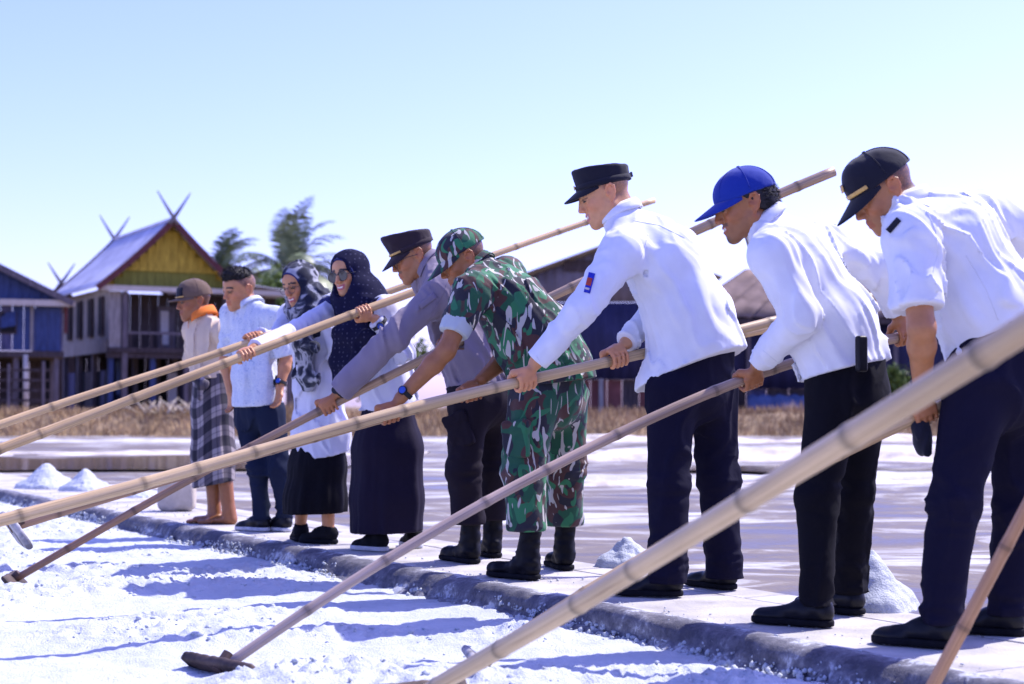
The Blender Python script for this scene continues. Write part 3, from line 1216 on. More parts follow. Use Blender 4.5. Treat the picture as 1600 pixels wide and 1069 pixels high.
fr.part('gable_rail', 'yellow', yh, -2.0, 2.0, -0.17, -0.12, 6.30, 6.42)
fr.part('beam', 'cream', yh, -2.95, 5.4, -0.45, -0.2, 5.46, 5.66)
fr.part('floor', 'dark_wood', yh, -2.45, 5.3, -0.1, 8.3, 3.0, 3.2)
# left wall of boards with tall windows
planks_row(fr, yh, 'pale_board', 'b', 0.25, 8.2, 0.36, -2.40, 3.2, 5.62)
fr.part('plinth', 'pale_board', yh, -2.50, -2.42, 0.2, 8.2, 3.0, 3.55)
for b in (1.1, 2.9, 4.8, 6.6):
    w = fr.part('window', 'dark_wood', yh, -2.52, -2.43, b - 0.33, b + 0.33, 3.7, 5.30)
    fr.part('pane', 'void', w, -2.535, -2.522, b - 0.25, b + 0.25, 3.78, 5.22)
# porch
planks_row(fr, yh, 'dark_wood', 'a', -2.35, 5.2, 0.4, 1.7, 3.2, 5.5)
fr.part('corner_board', 'pale_board', yh, -2.42, -1.95, -0.02, 0.10, 3.2, 5.46)
fr.part('corner_post', 'post', yh, -1.9, -1.68, -0.06, 0.12, ZG, 5.46)
for a in (0.75, 2.4, 4.0, 5.2):
    fr.part('porch_post', 'post', yh, a - 0.09, a + 0.09, -0.05, 0.13, ZG, 5.46)
d = fr.part('doorway', 'post', yh, 0.0, 0.75, 1.60, 1.68, 3.2, 5.0)
fr.part('curtain', 'curtain', d, 0.12, 0.45, 1.54, 1.59, 3.4, 4.8)
fr.part('railing', 'post', yh, -1.7, 5.2, -0.04, 0.04, 3.75, 3.85)
for a in np.arange(-1.55, 5.1, 0.42):
    fr.part('baluster', 'dark_wood', yh, a - 0.03, a + 0.03, -0.03, 0.03, 3.2, 3.75)
# washing hung on the porch
for a, m in ((2.9, 'curtain'), (3.4, 'brickred')):
    fr.part('hanging_cloth', m, yh, a, a + 0.4, 0.35, 0.38, 3.75 if m == 'curtain' else 4.3, 4.4 if m == 'curtain' else 5.1)
# lean-to on the right
tin_slope(fr, yh, 'tin', [(2.5, 5.95), (4.0, 5.78), (5.6, 5.6)], -0.5, 8.4)
# posts and lumber under the floor
for b in (0.2, 2.8, 5.4, 8.0):
    for a in (-2.3, -0.6, 1.1, 2.8, 4.6):
        mt = 'blue_bright' if random.random() < 0.2 else 'post'
        fr.part('stilt', mt, yh, a - 0.10, a + 0.10, b - 0.1, b + 0.1, ZG - 0.3, 3.0)
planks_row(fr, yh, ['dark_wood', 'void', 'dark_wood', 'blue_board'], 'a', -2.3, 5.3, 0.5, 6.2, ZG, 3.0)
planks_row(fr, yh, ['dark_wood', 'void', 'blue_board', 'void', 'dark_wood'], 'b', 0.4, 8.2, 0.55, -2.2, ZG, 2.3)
for a in (-1.6, -0.2, 0.6, 1.7, 3.4):
    fr.part('stored_board', random.choice(['blue_bright', 'tarp', 'curtain', 'post']), yh, a, a + random.uniform(0.2, 0.5), 2.0, 2.06, ZG + random.uniform(0.2, 1.0), ZG + random.uniform(1.3, 2.2))
fr.part('cross_beam', 'dark_wood', yh, -2.5, 5.3, -0.02, 0.16, 2.78, 2.98)

# ---- blue house at the left edge
fb = Frame((-19.35, 57.2, 0.0), 0.32)
bh = empty('stilt_house', fb(0, 0, ZG), 'blue plank house on stilts cut by the left edge, with an open shutter', 'house', 'houses behind the dry bank')
for sg in (-1, 1):
    tin_slope(fb, bh, 'tin', [(sg * 3.5 * t, 6.35 - 1.72 * t) for t in np.linspace(0, 1, 6)], -0.4, 7.5)
    MB().bar(fb(0, -0.45, 6.28), fb(sg * 3.5, -0.45, 4.56), 0.06, 0.22).build('bargeboard', MAT['post'], bh)
planks_row(fb, bh, 'blue_bright', 'a', -3.0, 3.1, 0.36, -0.06, 4.66, 6.9, tops=lambda a: 6.12 - abs(a) * 0.49)
MB().add([fb(-3.2, 0.0, 4.64), fb(3.2, 0.0, 4.64), fb(0, 0.0, 6.3), fb(-3.2, 0.08, 4.64), fb(3.2, 0.08, 4.64), fb(0, 0.08, 6.3)], [(0, 1, 2), (5, 4, 3), (0, 3, 4, 1), (1, 4, 5, 2), (2, 5, 3, 0)]).build('gable_panel', MAT['blue_bright'], bh)
fb.part('beam', 'cream', bh, -3.4, 3.55, -0.40, -0.2, 4.46, 4.68)
planks_row(fb, bh, ['blue_board', 'blue_board', 'blue_bright'], 'a', -3.1, 3.15, 0.42, 0.0, 2.85, 4.50)
fb.part('wall_strip', 'pale_board', bh, 2.02, 2.12, -0.05, 0.0, 2.85, 4.45)
planks_row(fb, bh, 'blue_board', 'b', 0.1, 7.2, 0.45, 3.10, 2.85, 4.6)
w = fb.part('window', 'dark_wood', bh, 0.95, 1.55, -0.05, -0.012, 3.45, 4.25)
fb.part('opening', 'void', w, 1.0, 1.5, -0.062, -0.052, 3.5, 4.2)
MB().bar(fb(1.25, -0.08, 4.22), fb(1.25, -0.32, 3.68), 0.56, 0.03, up=(0, 1, 0.4)).build('shutter', MAT['blue_bright'], w)
fb.part('floor', 'dark_wood', bh, -3.2, 3.2, -0.1, 7.2, 2.62, 2.83)
for b in (0.15, 3.5, 7.0):
    for a in (-2.9, -1.2, 0.2, 1.55, 2.95):
        fb.part('stilt', 'post', bh, a - 0.09, a + 0.09, b - 0.09, b + 0.09, ZG - 0.3, 2.62)
MB().tube([fb(1.9, -0.15, ZG - 0.2), fb(1.86, -0.12, 2.7)], 0.09, 10).build('white_post', MAT['cream'], bh, smooth=True)
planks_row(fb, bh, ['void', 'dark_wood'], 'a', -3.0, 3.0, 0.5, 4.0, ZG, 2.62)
fb.part('side_panel', 'red_trim', bh, 3.2, 3.32, -0.1, 0.4, 3.5, 4.5)

# ---- low fence in front of the blue house
ff = Frame((-18.6, 55.0, 0.0), 0.25)
fe = empty('slat_fence', ff(0, 0, ZG), 'low dark slat fence with pale posts below the blue house', 'fence')
for z in (1.0, 1.35, 1.7, 2.05):
    ff.part('rail', 'dark_wood', fe, -2.0, 2.6, -0.02, 0.02, z, z + 0.09)
for a, m, h in ((-0.9, 'post', 2.2), (0.3, 'cream', 2.0), (0.75, 'post', 2.7), (1.25, 'post', 2.3), (2.4, 'post', 2.4)):
    ff.part('post', m, fe, a - 0.05, a + 0.05, -0.09, -0.03, ZG - 0.2, h)

# ---- small hut between the two houses
fh = Frame((-21.2, 75.0, 0.0), 0.35)
hh_ = empty('small_hut', fh(0, 0, ZG), 'small dark hut with crossed roof horns between the two stilt houses', 'hut')
for sg in (-1, 1):
    tin_slope(fh, hh_, 'dark_wood', [(sg * 1.3 * t, 6.6 - 1.5 * t) for t in np.linspace(0, 1, 4)], -0.3, 4)
fh.part('wall', 'dark_wood', hh_, -1.05, 1.05, 0, 4, ZG, 5.5)
fh.part('gable', 'dark_wood', hh_, -0.5, 0.5, -0.05, 0.0, 5.5, 6.1)
horns(fh, hh_, 0, -0.32, 6.6, 0.85)

# ---- grey shed in the middle
fs = Frame((3.83, 58.0, 0.0), -0.04)
gs = empty('corrugated_shed', fs(0, 0, ZG), 'grey corrugated shed with navy lower wall behind the soldier and the tall man', 'shed')
for sg in (-1, 1):
    tin_slope(fs, gs, 'shed_roof', [(sg * 3.75 * t, 6.85 - 1.36 * t) for t in np.linspace(0, 1, 4)], -0.5, 9)
g = []
for k in range(121):
    a = -3.45 + 6.9 * k / 120
    g.append([fs(a, 0.03 * math.sin(k * 1.05), z) for z in (4.62, 4.62 + 0.5 * (6.72 - abs(a) * 0.36 - 4.62), 6.72 - abs(a) * 0.36)])
MB().sheet(np.array(g), 0.02).build('upper_wall', MAT['shed_grey'], gs, smooth=True)
fs.part('louvre', 'dark_wood', gs, -1.95, -0.9, -0.10, -0.06, 5.75, 6.15)
g = []
for k in range(121):
    a = -3.5 + 7.0 * k / 120
    g.append([fs(a, -0.06 + 0.03 * math.sin(k * 1.05), z) for z in (1.8, 3.2, 4.60)])
MB().sheet(np.array(g), 0.02).build('lower_wall', MAT['navy_wall'], gs, smooth=True)
planks_row(fs, gs, ['brickred', 'brickred', 'dark_wood'], 'a', -3.4, 3.4, 0.6, 0.1, ZG, 1.8)
for a in (-2.4, -0.6, 1.1, 2.6):
    fs.part('post', 'pale_board', gs, a - 0.08, a + 0.08, -0.16, -0.02, ZG - 0.2, 1.85)

# ---- long building with a brown roof on the right
fl = Frame((14.2, 61.0, 0.0), 0.0)
lb = empty('long_shed', fl(0, 0, ZG), 'long low shed with brown roof sheets and dark blue wall on the right', 'shed')


def hip_sheet(pts4, n, name, mat, wave=0.03):
    """pts4: top-left, top-right, bottom-right, bottom-left"""
    tl, tr, br, bl = [np.asarray(p, float) for p in pts4]
    g = []
    for k in range(n + 1):
        t = k / n
        a, b = tl + (tr - tl) * t, bl + (br - bl) * t
        g.append([a + (b - a) * s_ + np.array([0, 0, wave * math.sin(k * 1.3)]) for s_ in np.linspace(0, 1, 5)])
    return MB().sheet(np.array(g), 0.03).build(name, MAT[mat], lb, smooth=True)


RZ, EZ = 6.35, 4.20
n_sh = 14
for k in range(n_sh):
    a0, a1 = -4.76 + k * 14.56 / n_sh, -4.76 + (k + 1) * 14.56 / n_sh
    b0 = -7.9 + k * 19.1 / n_sh
    b1 = -7.9 + (k + 1) * 19.1 / n_sh
    hip_sheet([fl(a0, 3.5, RZ), fl(a1 + 0.02, 3.5, RZ), fl(b1 + 0.02, -0.6, EZ), fl(b0, -0.6, EZ)], 8, 'roof_sheet', 'rust_roof')
hip_sheet([fl(-4.76, 3.5, RZ), fl(-4.76, 3.52, RZ), fl(-7.9, -0.6, EZ), fl(-7.9, 7.6, EZ)], 12, 'roof_sheet', 'rust_roof', 0.0)
hip_sheet([fl(9.8, 3.5, RZ), fl(-4.76, 3.5, RZ), fl(-7.9, 7.6, EZ), fl(11.2, 7.6, EZ)], 20, 'roof_sheet', 'rust_roof')
fl.part('eaves_board', 'dark_wood', lb, -7.8, 11.1, -0.62, -0.52, EZ - 0.25, EZ - 0.05)
g = []
for k in range(201):
    a = -6.1 + 16.8 * k / 200
    g.append([fl(a, 0.03 * math.sin(k * 1.05), z) for z in (1.5, 2.8, EZ + 0.1)])
MB().sheet(np.array(g), 0.02).build('wall', MAT['navy_wall'], lb, smooth=True)
for a in (-5.2, -2.4, 0.4, 3.2, 6.0, 8.8):
    fl.part('post', 'post', lb, a - 0.08, a + 0.08, -0.2, -0.06, ZG - 0.2, EZ)
planks_row(fl, lb, ['dark_wood', 'blue_board'], 'a', -6.0, 10.6, 0.8, 0.1, ZG, 1.5)
tp = []
for k in range(15):
    a = -5.4 + 0.2 * k
    tp.append([fl(a, -1.0 - 0.5 * s_ + 0.06 * math.sin(k * 1.7), 1.25 - 0.75 * s_ + 0.05 * math.sin(k * 2.3 + s_ * 3)) for s_ in np.linspace(0, 1, 6)])
tag(MB().sheet(np.array(tp), 0.02).build('tarpaulin', MAT['tarp'], None, smooth=True), 'crumpled blue tarpaulin in front of the long brown-roofed shed', 'tarpaulin')


# ---- palms and bushes
MAT['frond'] = M('palm_leaf', (0.12, 0.155, 0.075), 0.4, 0.35, 1.5, c2=(0.20, 0.235, 0.125))
MAT['trunk'] = M('palm_trunk', (0.16, 0.13, 0.10), 0.9, 0.3, 4, 14, 0.5, 0.03)
MAT['leaf'] = M('green_leaf', (0.05, 0.10, 0.02), 0.6, 0.4, 2.0, c2=(0.12, 0.17, 0.03))
MAT['bark'] = M('shrub_stem', (0.12, 0.09, 0.06), 0.9, 0.3, 6)


def palm(x, y, top, label, n=17, ln=2.6, seed=0, wind=0.35):
    r = random.Random(seed)
    root = empty('palm_tree', (x, y, ZG), label, 'palm', 'palms behind the houses')
    pts = [np.array([x + 0.25 * math.sin(t * 2 + seed), y, ZG - 0.2 + (top - ZG + 0.2) * t]) for t in np.linspace(0, 1, 14)]
    MB().tube(pts, [0.20 - 0.07 * t + 0.012 * (k % 2) for k, t in enumerate(np.linspace(0, 1, 14))], 10).build('trunk', MAT['trunk'], root, smooth=True)
    c = pts[-1]
    for k in range(n):
        az = 2 * math.pi * (k * 0.381966) + r.uniform(-0.2, 0.2)
        el = math.radians(r.uniform(8, 84))
        L = ln * r.uniform(0.8, 1.15)
        d = np.array([math.cos(az) * math.cos(el), math.sin(az) * math.cos(el), math.sin(el)])
        p, ps = c.copy(), [c.copy()]
        seg = 16
        for i in range(seg):
            d = nrm(d + np.array([wind * 0.10, 0, -0.115 - 0.03 * i / seg]) * (0.4 + 0.9 * i / seg))
            p = p + d * L / seg
            ps.append(p.copy())
        mb = MB()
        mb.tube(ps, [0.028 * (1 - 0.85 * i / seg) for i in range(seg + 1)], 5)
        for i in range(2, seg + 1):
            for sub in (0, 0.5):
                if i == seg and sub:
                    continue
                q = ps[i] if not sub else (ps[i] + ps[min(i + 1, seg)]) / 2
                t = nrm(ps[min(i + 1, seg)] - ps[i - 1])
                sd = nrm(np.cross(t, (0, 0, 1)) + 1e-3)
                w = 0.75 * math.sin(math.pi * min(1, (i + sub) / seg * 0.86 + 0.12)) ** 0.8 * ln / 3.0
                for sg in (-1, 1):
                    dd = nrm(sd * sg + t * 0.7 + np.array([0, 0, -0.25 + r.uniform(-0.25, 0.1)]))
                    tip = q + dd * w + np.array([wind * 0.1, 0, -0.12 * w])
                    mid = q + dd * w * 0.55
                    wd = np.cross(dd, sd) if abs(dd @ sd) < 0.95 else np.array([0, 0, 1.0])
                    wd = nrm(t * 0.8 + wd * 0.3) * 0.042
                    mb.add([q - wd, q + wd, mid + wd, mid - wd, tip], [(0, 1, 2, 3), (3, 2, 4)])
        mb.build('frond', MAT['frond'], root)


palm((463 - 800) * 78 / 2500, 78.0, 7.3, 'tall palm with wide fronds above the bareheaded man and the headscarves', 30, 3.9, 3)
palm((345 - 800) * 80 / 2500, 80.0, 7.4, 'palm showing behind the right slope of the yellow gable', 24, 3.0, 8)
palm((412 - 800) * 84 / 2500, 84.0, 6.2, 'low palm half hidden between the two taller palms', 14, 2.4, 12)


def bush(x, y, w, h, label, n=1500, seed=0, leaf=0.09):
    r = np.random.RandomState(seed)
    root = empty('bush', (x, y, ZG), label, 'bush', 'bushes behind the bank')
    for k in range(4):
        a = k * 1.7 + seed
        MB().tube([(x, y, ZG - 0.1), (x + 0.2 * w * math.cos(a), y + 0.2 * w * math.sin(a), ZG + h * 0.4), (x + 0.35 * w * math.cos(a + 0.4), y + 0.35 * w * math.sin(a), ZG + h * 0.8)], [0.05, 0.035, 0.012], 6).build('stem', MAT['bark'], root)
    cl = r.normal(0, 1, (14, 3))
    cl /= np.linalg.norm(cl, axis=1)[:, None]
    cl *= r.uniform(0.3, 0.75, (14, 1))
    which = r.randint(0, 14, n)
    p = cl[which] + r.normal(0, 0.17, (n, 3))
    p = p * np.array([w / 2, w / 2, h / 2]) + np.array([x, y, ZG + h * 0.5])
    t = r.normal(0, 1, (n, 3))
    t /= np.linalg.norm(t, axis=1)[:, None]
    b = np.cross(t, r.normal(0, 1, (n, 3)))
    b /= np.linalg.norm(b, axis=1)[:, None]
    s_ = leaf * r.uniform(0.6, 1.3, (n, 1))
    V = np.stack([p - t * s_, p + b * s_ * 0.45, p + t * s_, p - b * s_ * 0.45], 1).reshape(-1, 3)
    mesh_np('foliage', V, np.arange(len(V)).reshape(-1, 4), MAT['leaf'], root, False)


bush((1404 - 800) * 56 / 2500, 56.0, 1.5, 2.1, 'bright green bush beside the dark blue wall, near the stout man', 2200, 3)
bush((425 - 800) * 74 / 2500, 74.0, 3.4, 6.6, 'dense leafy tree top below the palms behind the porch', 4200, 5, 0.16)
bush((600 - 800) * 70 / 2500, 70.0, 6.0, 4.0, 'low green thicket behind the two women in headscarves', 4200, 9, 0.14)


# ================================================================== SMALL THINGS ON THE WALKWAY
def heap(px, py, w, h, label, seed=0, z=WZ, elong=1.0, lump=0.008):
    c = G(px, py, z)
    s_ = S()
    cf_ = c.astype(np.float32)
    hs = h / (w / 2)

    def cone(p):
        q = p - cf_
        rr = np.sqrt(q[..., 0] ** 2 + q[..., 1] ** 2)
        rr = np.sqrt(rr * rr + 0.0006)
        return (q[..., 2] - h + rr * hs) / math.sqrt(1 + hs * hs)
    s_._add(cone, c + np.array([0, 0, h * 0.4]), max(w / 2, h) * 1.05, 'u', 0.02)
    if elong:
        for dx, dy, f in ((0.30, 0.1, 0.55), (-0.28, -0.12, 0.45), (0.05, -0.3, 0.4)):
            s_.ell(c + np.array([w * dx, w * dy, 0.0]), (w * 0.26, w * 0.24, h * f * 0.6), None, 0.04)
    s_.fn(lambda p, d: d - lump * (1 - np.abs(vnoise(p * 22 + seed)) * 1.6) - lump * 0.55 * (1 - np.abs(vnoise(p * 48 + seed)) * 1.6))
    s_.cut((0, 0, z - 0.01), (0, 0, -1))
    o = s_.build('salt_heap', MAT['salt'], 0.010, None)
    tag(o, label, 'salt heap', 'heaps of salt on the walkway')
    return o


heap(72, 762, 0.50, 0.25, 'larger white salt heap on the walkway, nearest the left edge', 1)
heap(133, 766, 0.40, 0.21, 'smaller white salt heap beside the larger one on the left', 5)
heap(222, 776, 0.34, 0.10, 'low salt heap behind the rakes, left of the sack', 9)
heap(980, 884, 0.26, 0.15, 'lumpy salt heap on the walkway behind the tall man', 13, lump=0.013)
heap(1362, 948, 0.32, 0.24, 'steep white salt heap behind the man in the blue cap', 17, lump=0.006)

# sack of salt behind the old man
sc = G(274, 799, WZ)
s_ = S()
s_.box(sc + np.array([0, 0.05, 0.115]), (0.135, 0.085, 0.115), None, r=0.045, k=0.02)
s_.ell(sc + np.array([0.01, 0.05, 0.20]), (0.12, 0.075, 0.05), None, 0.04)
s_.fn(folds((0.1, 0, 1), 0.008, 11, 4.0, 0.4))
s_.cut((0, 0, WZ + 0.002), (0, 0, -1))
MAT['sack'] = M('woven_sack', (0.46, 0.40, 0.33), 0.9, 0.15, 14, 160, 0.4, 0.004)
tag(s_.build('sack', MAT['sack'], 0.008), 'beige woven sack standing on the walkway behind the old man', 'sack')
# cut branches on the bank below the yellow house
br = empty('brushwood', G(265, 640, 0.6) * 0 + np.array([-10.2, 47.0, 0.7]), 'pale heap of cut brushwood on the bank left of the old man', 'brushwood')
MAT['straw'] = M('pale_straw', (0.50, 0.42, 0.30), 0.9, 0.25, 6)
for k in range(26):
    a = random.uniform(0, 6.28)
    p0 = np.array([-10.2 + random.uniform(-0.9, 0.9), 47.0 + random.uniform(-0.4, 0.4), 0.62])
    p1 = p0 + np.array([math.cos(a) * 0.5, math.sin(a) * 0.3, random.uniform(0.15, 0.5)])
    MB().tube([p0, (p0 + p1) / 2 + np.array([0, 0, 0.06]), p1], [0.035, 0.03, 0.012], 6).build('branch', MAT['straw'], br, smooth=True)


# ================================================================== BAMBOO RAKES
def bamboo_mat():
    m, nt, b = new_mat('bamboo')
    a = N(nt, 'ShaderNodeAttribute', attribute_name='col')
    w = N(nt, 'ShaderNodeAttribute', attribute_name='wrap')
    mp = N(nt, 'ShaderNodeMapping')
    mp.inputs['Scale'].default_value = (1.5, 60, 60)
    nt.links.new(w.outputs['Vector'], mp.inputs[0])
    no = N(nt, 'ShaderNodeTexNoise', i_Scale=1.6, i_Detail=6.0, i_Roughness=0.6)
    nt.links.new(mp.outputs[0], no.inputs['Vector'])
    r = ramp(nt, [(0.28, (0.45, 0.40, 0.35)), (0.42, (0.82, 0.79, 0.74)), (0.58, (0.97, 0.95, 0.92)), (0.75, (1.12, 1.10, 1.04))])
    nt.links.new(no.outputs[0], r.inputs[0])
    mx = N(nt, 'ShaderNodeMix', data_type='RGBA', blend_type='MULTIPLY')
    mx.inputs[0].default_value = 1
    nt.links.new(a.outputs['Color'], mx.inputs[6])
    nt.links.new(r.outputs[0], mx.inputs[7])
    nt.links.new(mx.outputs[2], b.inputs['Base Color'])
    b.inputs['Roughness'].default_value = 0.45
    b.inputs['Specular IOR Level'].default_value = 0.4
    bump(nt, b, no.outputs[0], 0.15, 0.004)
    return m


MAT['bamboo'] = bamboo_mat()
MAT['board'] = M('rake_board', (0.035, 0.022, 0.02), 0.7, 0.4, 9, 40, 0.4, 0.006, c2=(0.085, 0.058, 0.05))
MAT['board_salt'] = M('salt_stained_board', (0.10, 0.092, 0.10), 0.8, 0.4, 14, 40, 0.4, 0.006, c2=(0.36, 0.35, 0.37))
MAT['nail'] = M('rusty_iron', (0.10, 0.06, 0.045), 0.6, 0.3, 40)


class Pole:
    def __init__(s, a, b, bend=0.0):
        s.A, s.B, s.bend = P(*a), P(*b), bend

    def at(s, t):
        if t < 0:
            z = 4 * s.bend * t
        elif t > 1:
            z = -4 * s.bend * (t - 1)
        else:
            z = s.bend * 4 * t * (1 - t)
        return s.A + (s.B - s.A) * t + np.array([0, 0, z])

    def t_of(s, px):
        lo, hi = -3.0, 3.0
        for _ in range(50):
            m = (lo + hi) / 2
            p = s.at(m)
            if p[1] < 0.3 or proj(p)[0] < px:
                lo = m
            else:
                hi = m
        return (lo + hi) / 2

    def pt(s, px):
        return s.at(s.t_of(px))

    def dir(s, px):
        t = s.t_of(px)
        return nrm(s.at(t + 0.01) - s.at(t - 0.01))


def rake(pole, t0, t1, label, r0=0.021, r1=0.019, c=(0.60, 0.45, 0.29), c_low=None, seed=0, head=None, hmat='board', gap=0.34):
    rr = np.random.RandomState(seed + 50)
    L = np.linalg.norm(pole.at(t1) - pole.at(t0))
    # rings: a swelling at each node of the cane
    ss = [0.0]
    x = rr.uniform(0.1, 0.3)
    nodes = []
    while x < L - 0.05:
        nodes.append(x)
        x += gap * rr.uniform(0.55, 1.4)
    for k in nodes:
        ss += [k - 0.022, k - 0.009, k - 0.004, k, k + 0.005, k + 0.012, k + 0.03]
    ss += list(np.linspace(0.06, L - 0.06, int(L / 0.11))) + [L]
    ss = np.array(sorted(set(round(v, 4) for v in ss if 0 <= v <= L)))
    V, Fs, cols, vec = [], [], [], []
    n = 16
    ref = None
    for i, sv in enumerate(ss):
        t = t0 + (t1 - t0) * sv / L
        p = pole.at(t)
        tg = nrm(pole.at(t + 0.003) - pole.at(t - 0.003))
        w = np.array([vnoise(np.array([sv * 0.9 + seed * 7, 1.0, 2.0])), 0, vnoise(np.array([sv * 0.9 + seed * 7, 5.0, 2.0]))]) * 0.012
        p = p + w
        ref = nrm(np.cross(tg, (0.1, 0.9, 0.3))) if ref is None else nrm(ref - tg * ref.dot(tg))
        b = np.cross(tg, ref)
        rad = r0 + (r1 - r0) * sv / L
        cc = np.array(c) if c_low is None else np.array(c_low) + (np.array(c) - np.array(c_low)) * min(1, max(0, (sv / L - 0.1) * 2.2))
        cc = cc * (1 + 0.20 * float(vnoise(np.array([sv * 1.7, seed * 3.3, 0.0]))) + 0.14 * float(vnoise(np.array([sv * 7.0, seed * 3.3, 4.0]))))
        for k in nodes:
            dd = abs(sv - k)
            if dd < 0.006:
                rad *= 1.09
                cc = cc * 0.52
            elif dd < 0.013:
                rad *= 1.05
                cc = cc * 0.8
        for k in range(n):
            a = 2 * math.pi * k / n
            V.append(p + rad * (math.cos(a) * ref + math.sin(a) * b))
            cols.append(cc)
            vec.append((sv, math.cos(a) * 0.05, math.sin(a) * 0.05))
    for first in (True, False):                            # closed ends
        ring_ = V[:n] if first else V[-n:]
        cen = np.mean(ring_, axis=0)
        inner = [cen + (v - cen) * 0.03 for v in ring_]
        if first:
            V, cols, vec = inner + V, [np.array(c) * 0.4] * n + cols, vec[:n] + vec
        else:
            V, cols, vec = V + inner, cols + [np.array(c) * 0.4] * n, vec + vec[-n:]
    m = len(ss) + 2
    for i in range(m - 1):
        for k in range(n):
            k2 = (k + 1) % n
            Fs.append((i * n + k, i * n + k2, (i + 1) * n + k2, (i + 1) * n + k))
    quads = np.array(Fs)
    p0 = pole.at(t0)
    th = empty('bamboo_rake', p0, label, 'rake', 'long bamboo salt rakes')
    me = mesh_np('pole', np.array(V), quads, MAT['bamboo'], th, True, np.array(cols), np.array(vec))
    if head:
        w, h, th_, dz = head[:4]
        tg = nrm(pole.at(t0 + 0.01) - pole.at(t0))
        side = nrm(np.cross(tg, (0, 0, 1))) if len(head) < 5 else nrm(head[4])
        nor = nrm(tg * 0.75 + np.array([0, 0, 1]) * 0.25)
        nor = nrm(nor - side * nor.dot(side))
        up = np.cross(side, nor)
        if up[2] < 0:
            up = -up
        sh = S().box(p0 + up * dz, (w / 2, h / 2, th_ / 2), (side, up, nor), r=min(0.009, th_ * 0.45))
        sh.fn(lambda p, d: d + 0.0025 * vnoise(p * 60))
        bo = sh.build('rake_head', MAT[hmat], 0.006, th)
        mb = MB()
        mb.tube([p0 - nor * (th_ / 2 + 0.004), p0 + nor * (th_ / 2 + 0.03)], r0 * 1.18, 12)
        mb.build('socket', MAT['nail'], bo)
    return th


p_scarf = Pole((0, 666, 7.95), (1020, 312, 9.9))
p_navy = Pole((0, 703, 7.30), (568, 486, 8.18))
p_grey = Pole((20, 905, 7.5), (1305, 270, 7.95), 0.085)
p_camo = Pole((20, 822, 6.3), (1390, 478, 8.0), 0.075)
p_tall = Pole((0, 812, 5.35), (965, 561, 6.60), 0.01)
p_blue = Pole((345, 1040, 5.06), (1415, 525, 6.05), 0.145)
p_last = Pole((752, 1040, 4.95), (1441, 648, 5.16), 0.05)
p_front = Pole((690, 1073, 4.25), (1600, 508, 2.4))
p_brown = Pole((1446, 1080, 4.15), (1600, 792, 4.05))


def t_ground(pole, z=0.05):
    lo, hi = -3.0, 0.5
    for _ in range(50):
        m = (lo + hi) / 2
        if pole.at(m)[2] < z:
            lo = m
        else:
            hi = m
    return hi


HEAD = (0.34, 0.13, 0.024, 0.0)
TAN = (0.62, 0.43, 0.22)
rake(p_scarf, t_ground(p_scarf), p_scarf.t_of(1022), 'uppermost bamboo rake on the left, in the hands of the woman in the floral headscarf', 0.023, 0.018, TAN, seed=1, head=HEAD)
rake(p_navy, t_ground(p_navy), p_navy.t_of(690), 'second bamboo rake from the top on the left, held by the woman in sunglasses', 0.025, 0.022, TAN, seed=2, head=HEAD)
rake(p_grey, 0.0, p_grey.t_of(1305), 'bamboo rake with thin dark blade, held by the man in the grey shirt', 0.017, 0.026, (0.50, 0.35, 0.22), (0.26, 0.145, 0.09), seed=3, head=(0.3, 0.10, 0.022, -0.015))
rake(p_camo, 0.0, p_camo.t_of(1400), 'bamboo rake with salty grey blade lifted at the left edge, held by the soldier', 0.019, 0.021, TAN, (0.30, 0.18, 0.11), seed=4, head=(0.34, 0.15, 0.026, -0.02), hmat='board_salt')
rake(p_tall, t_ground(p_tall), p_tall.t_of(1430), 'long straight bamboo rake held by the tall man in the white shirt', 0.0215, 0.021, (0.58, 0.42, 0.23), seed=5, head=HEAD)
rake(p_blue, 0.0, p_blue.t_of(1420), 'bent brown bamboo rake with dark blade, held by the man in the blue cap', 0.0165, 0.02, (0.42, 0.30, 0.22), (0.46, 0.36, 0.31), seed=6, head=(0.36, 0.13, 0.032, -0.035, (0.72, -0.69, 0.0)))
rake(p_last, 0.0, p_last.t_of(1474), 'bamboo rake held by the stout man, mostly hidden behind the thick foreground pole', 0.019, 0.02, TAN, seed=7, head=(0.32, 0.11, 0.026, 0.0), hmat='board_salt')
rake(p_front, t_ground(p_front, 0.03), p_front.t_of(2300), 'thick pale bamboo rake crossing the foreground on the right', 0.0215, 0.0235, (0.58, 0.43, 0.25), seed=8, gap=0.42, head=HEAD)
rake(p_brown, t_ground(p_brown, 0.03), p_brown.t_of(1760), 'short steep brown rake handle in the lower right corner', 0.017, 0.016, (0.50, 0.27, 0.13), seed=9, head=(0.3, 0.11, 0.024, 0.0))

# ================================================================== PEOPLE
MAT['skin'] = skin_mat()
MAT['hair'] = M('black_hair', (0.012, 0.010, 0.011), 0.55, 0.4, 60, 220, 0.6, 0.006)
MAT['white'] = cloth('white_cotton', (0.68, 0.69, 0.73))
MAT['pale'] = pattern_mat('pale_print_cotton', [(0.40, (0.60, 0.62, 0.66)), (0.50, (0.47, 0.52, 0.62)), (0.60, (0.62, 0.63, 0.66)), (0.68, (0.30, 0.37, 0.50))], 46, 1.5)
MAT['beige'] = cloth('beige_cotton', (0.55, 0.43, 0.31))
MAT['orange'] = cloth('orange_cotton', (0.75, 0.19, 0.03))
MAT['grey_shirt'] = cloth('grey_uniform_cloth', (0.215, 0.18, 0.225))
MAT['tunic'] = cloth('lavender_white_cotton', (0.58, 0.58, 0.66))
MAT['black'] = cloth('black_cloth', (0.005, 0.0045, 0.0075), crease=0.18, sheen=0.0)
MAT['navy'] = cloth('navy_cloth', (0.0065, 0.0055, 0.018), crease=0.18, sheen=0.0)
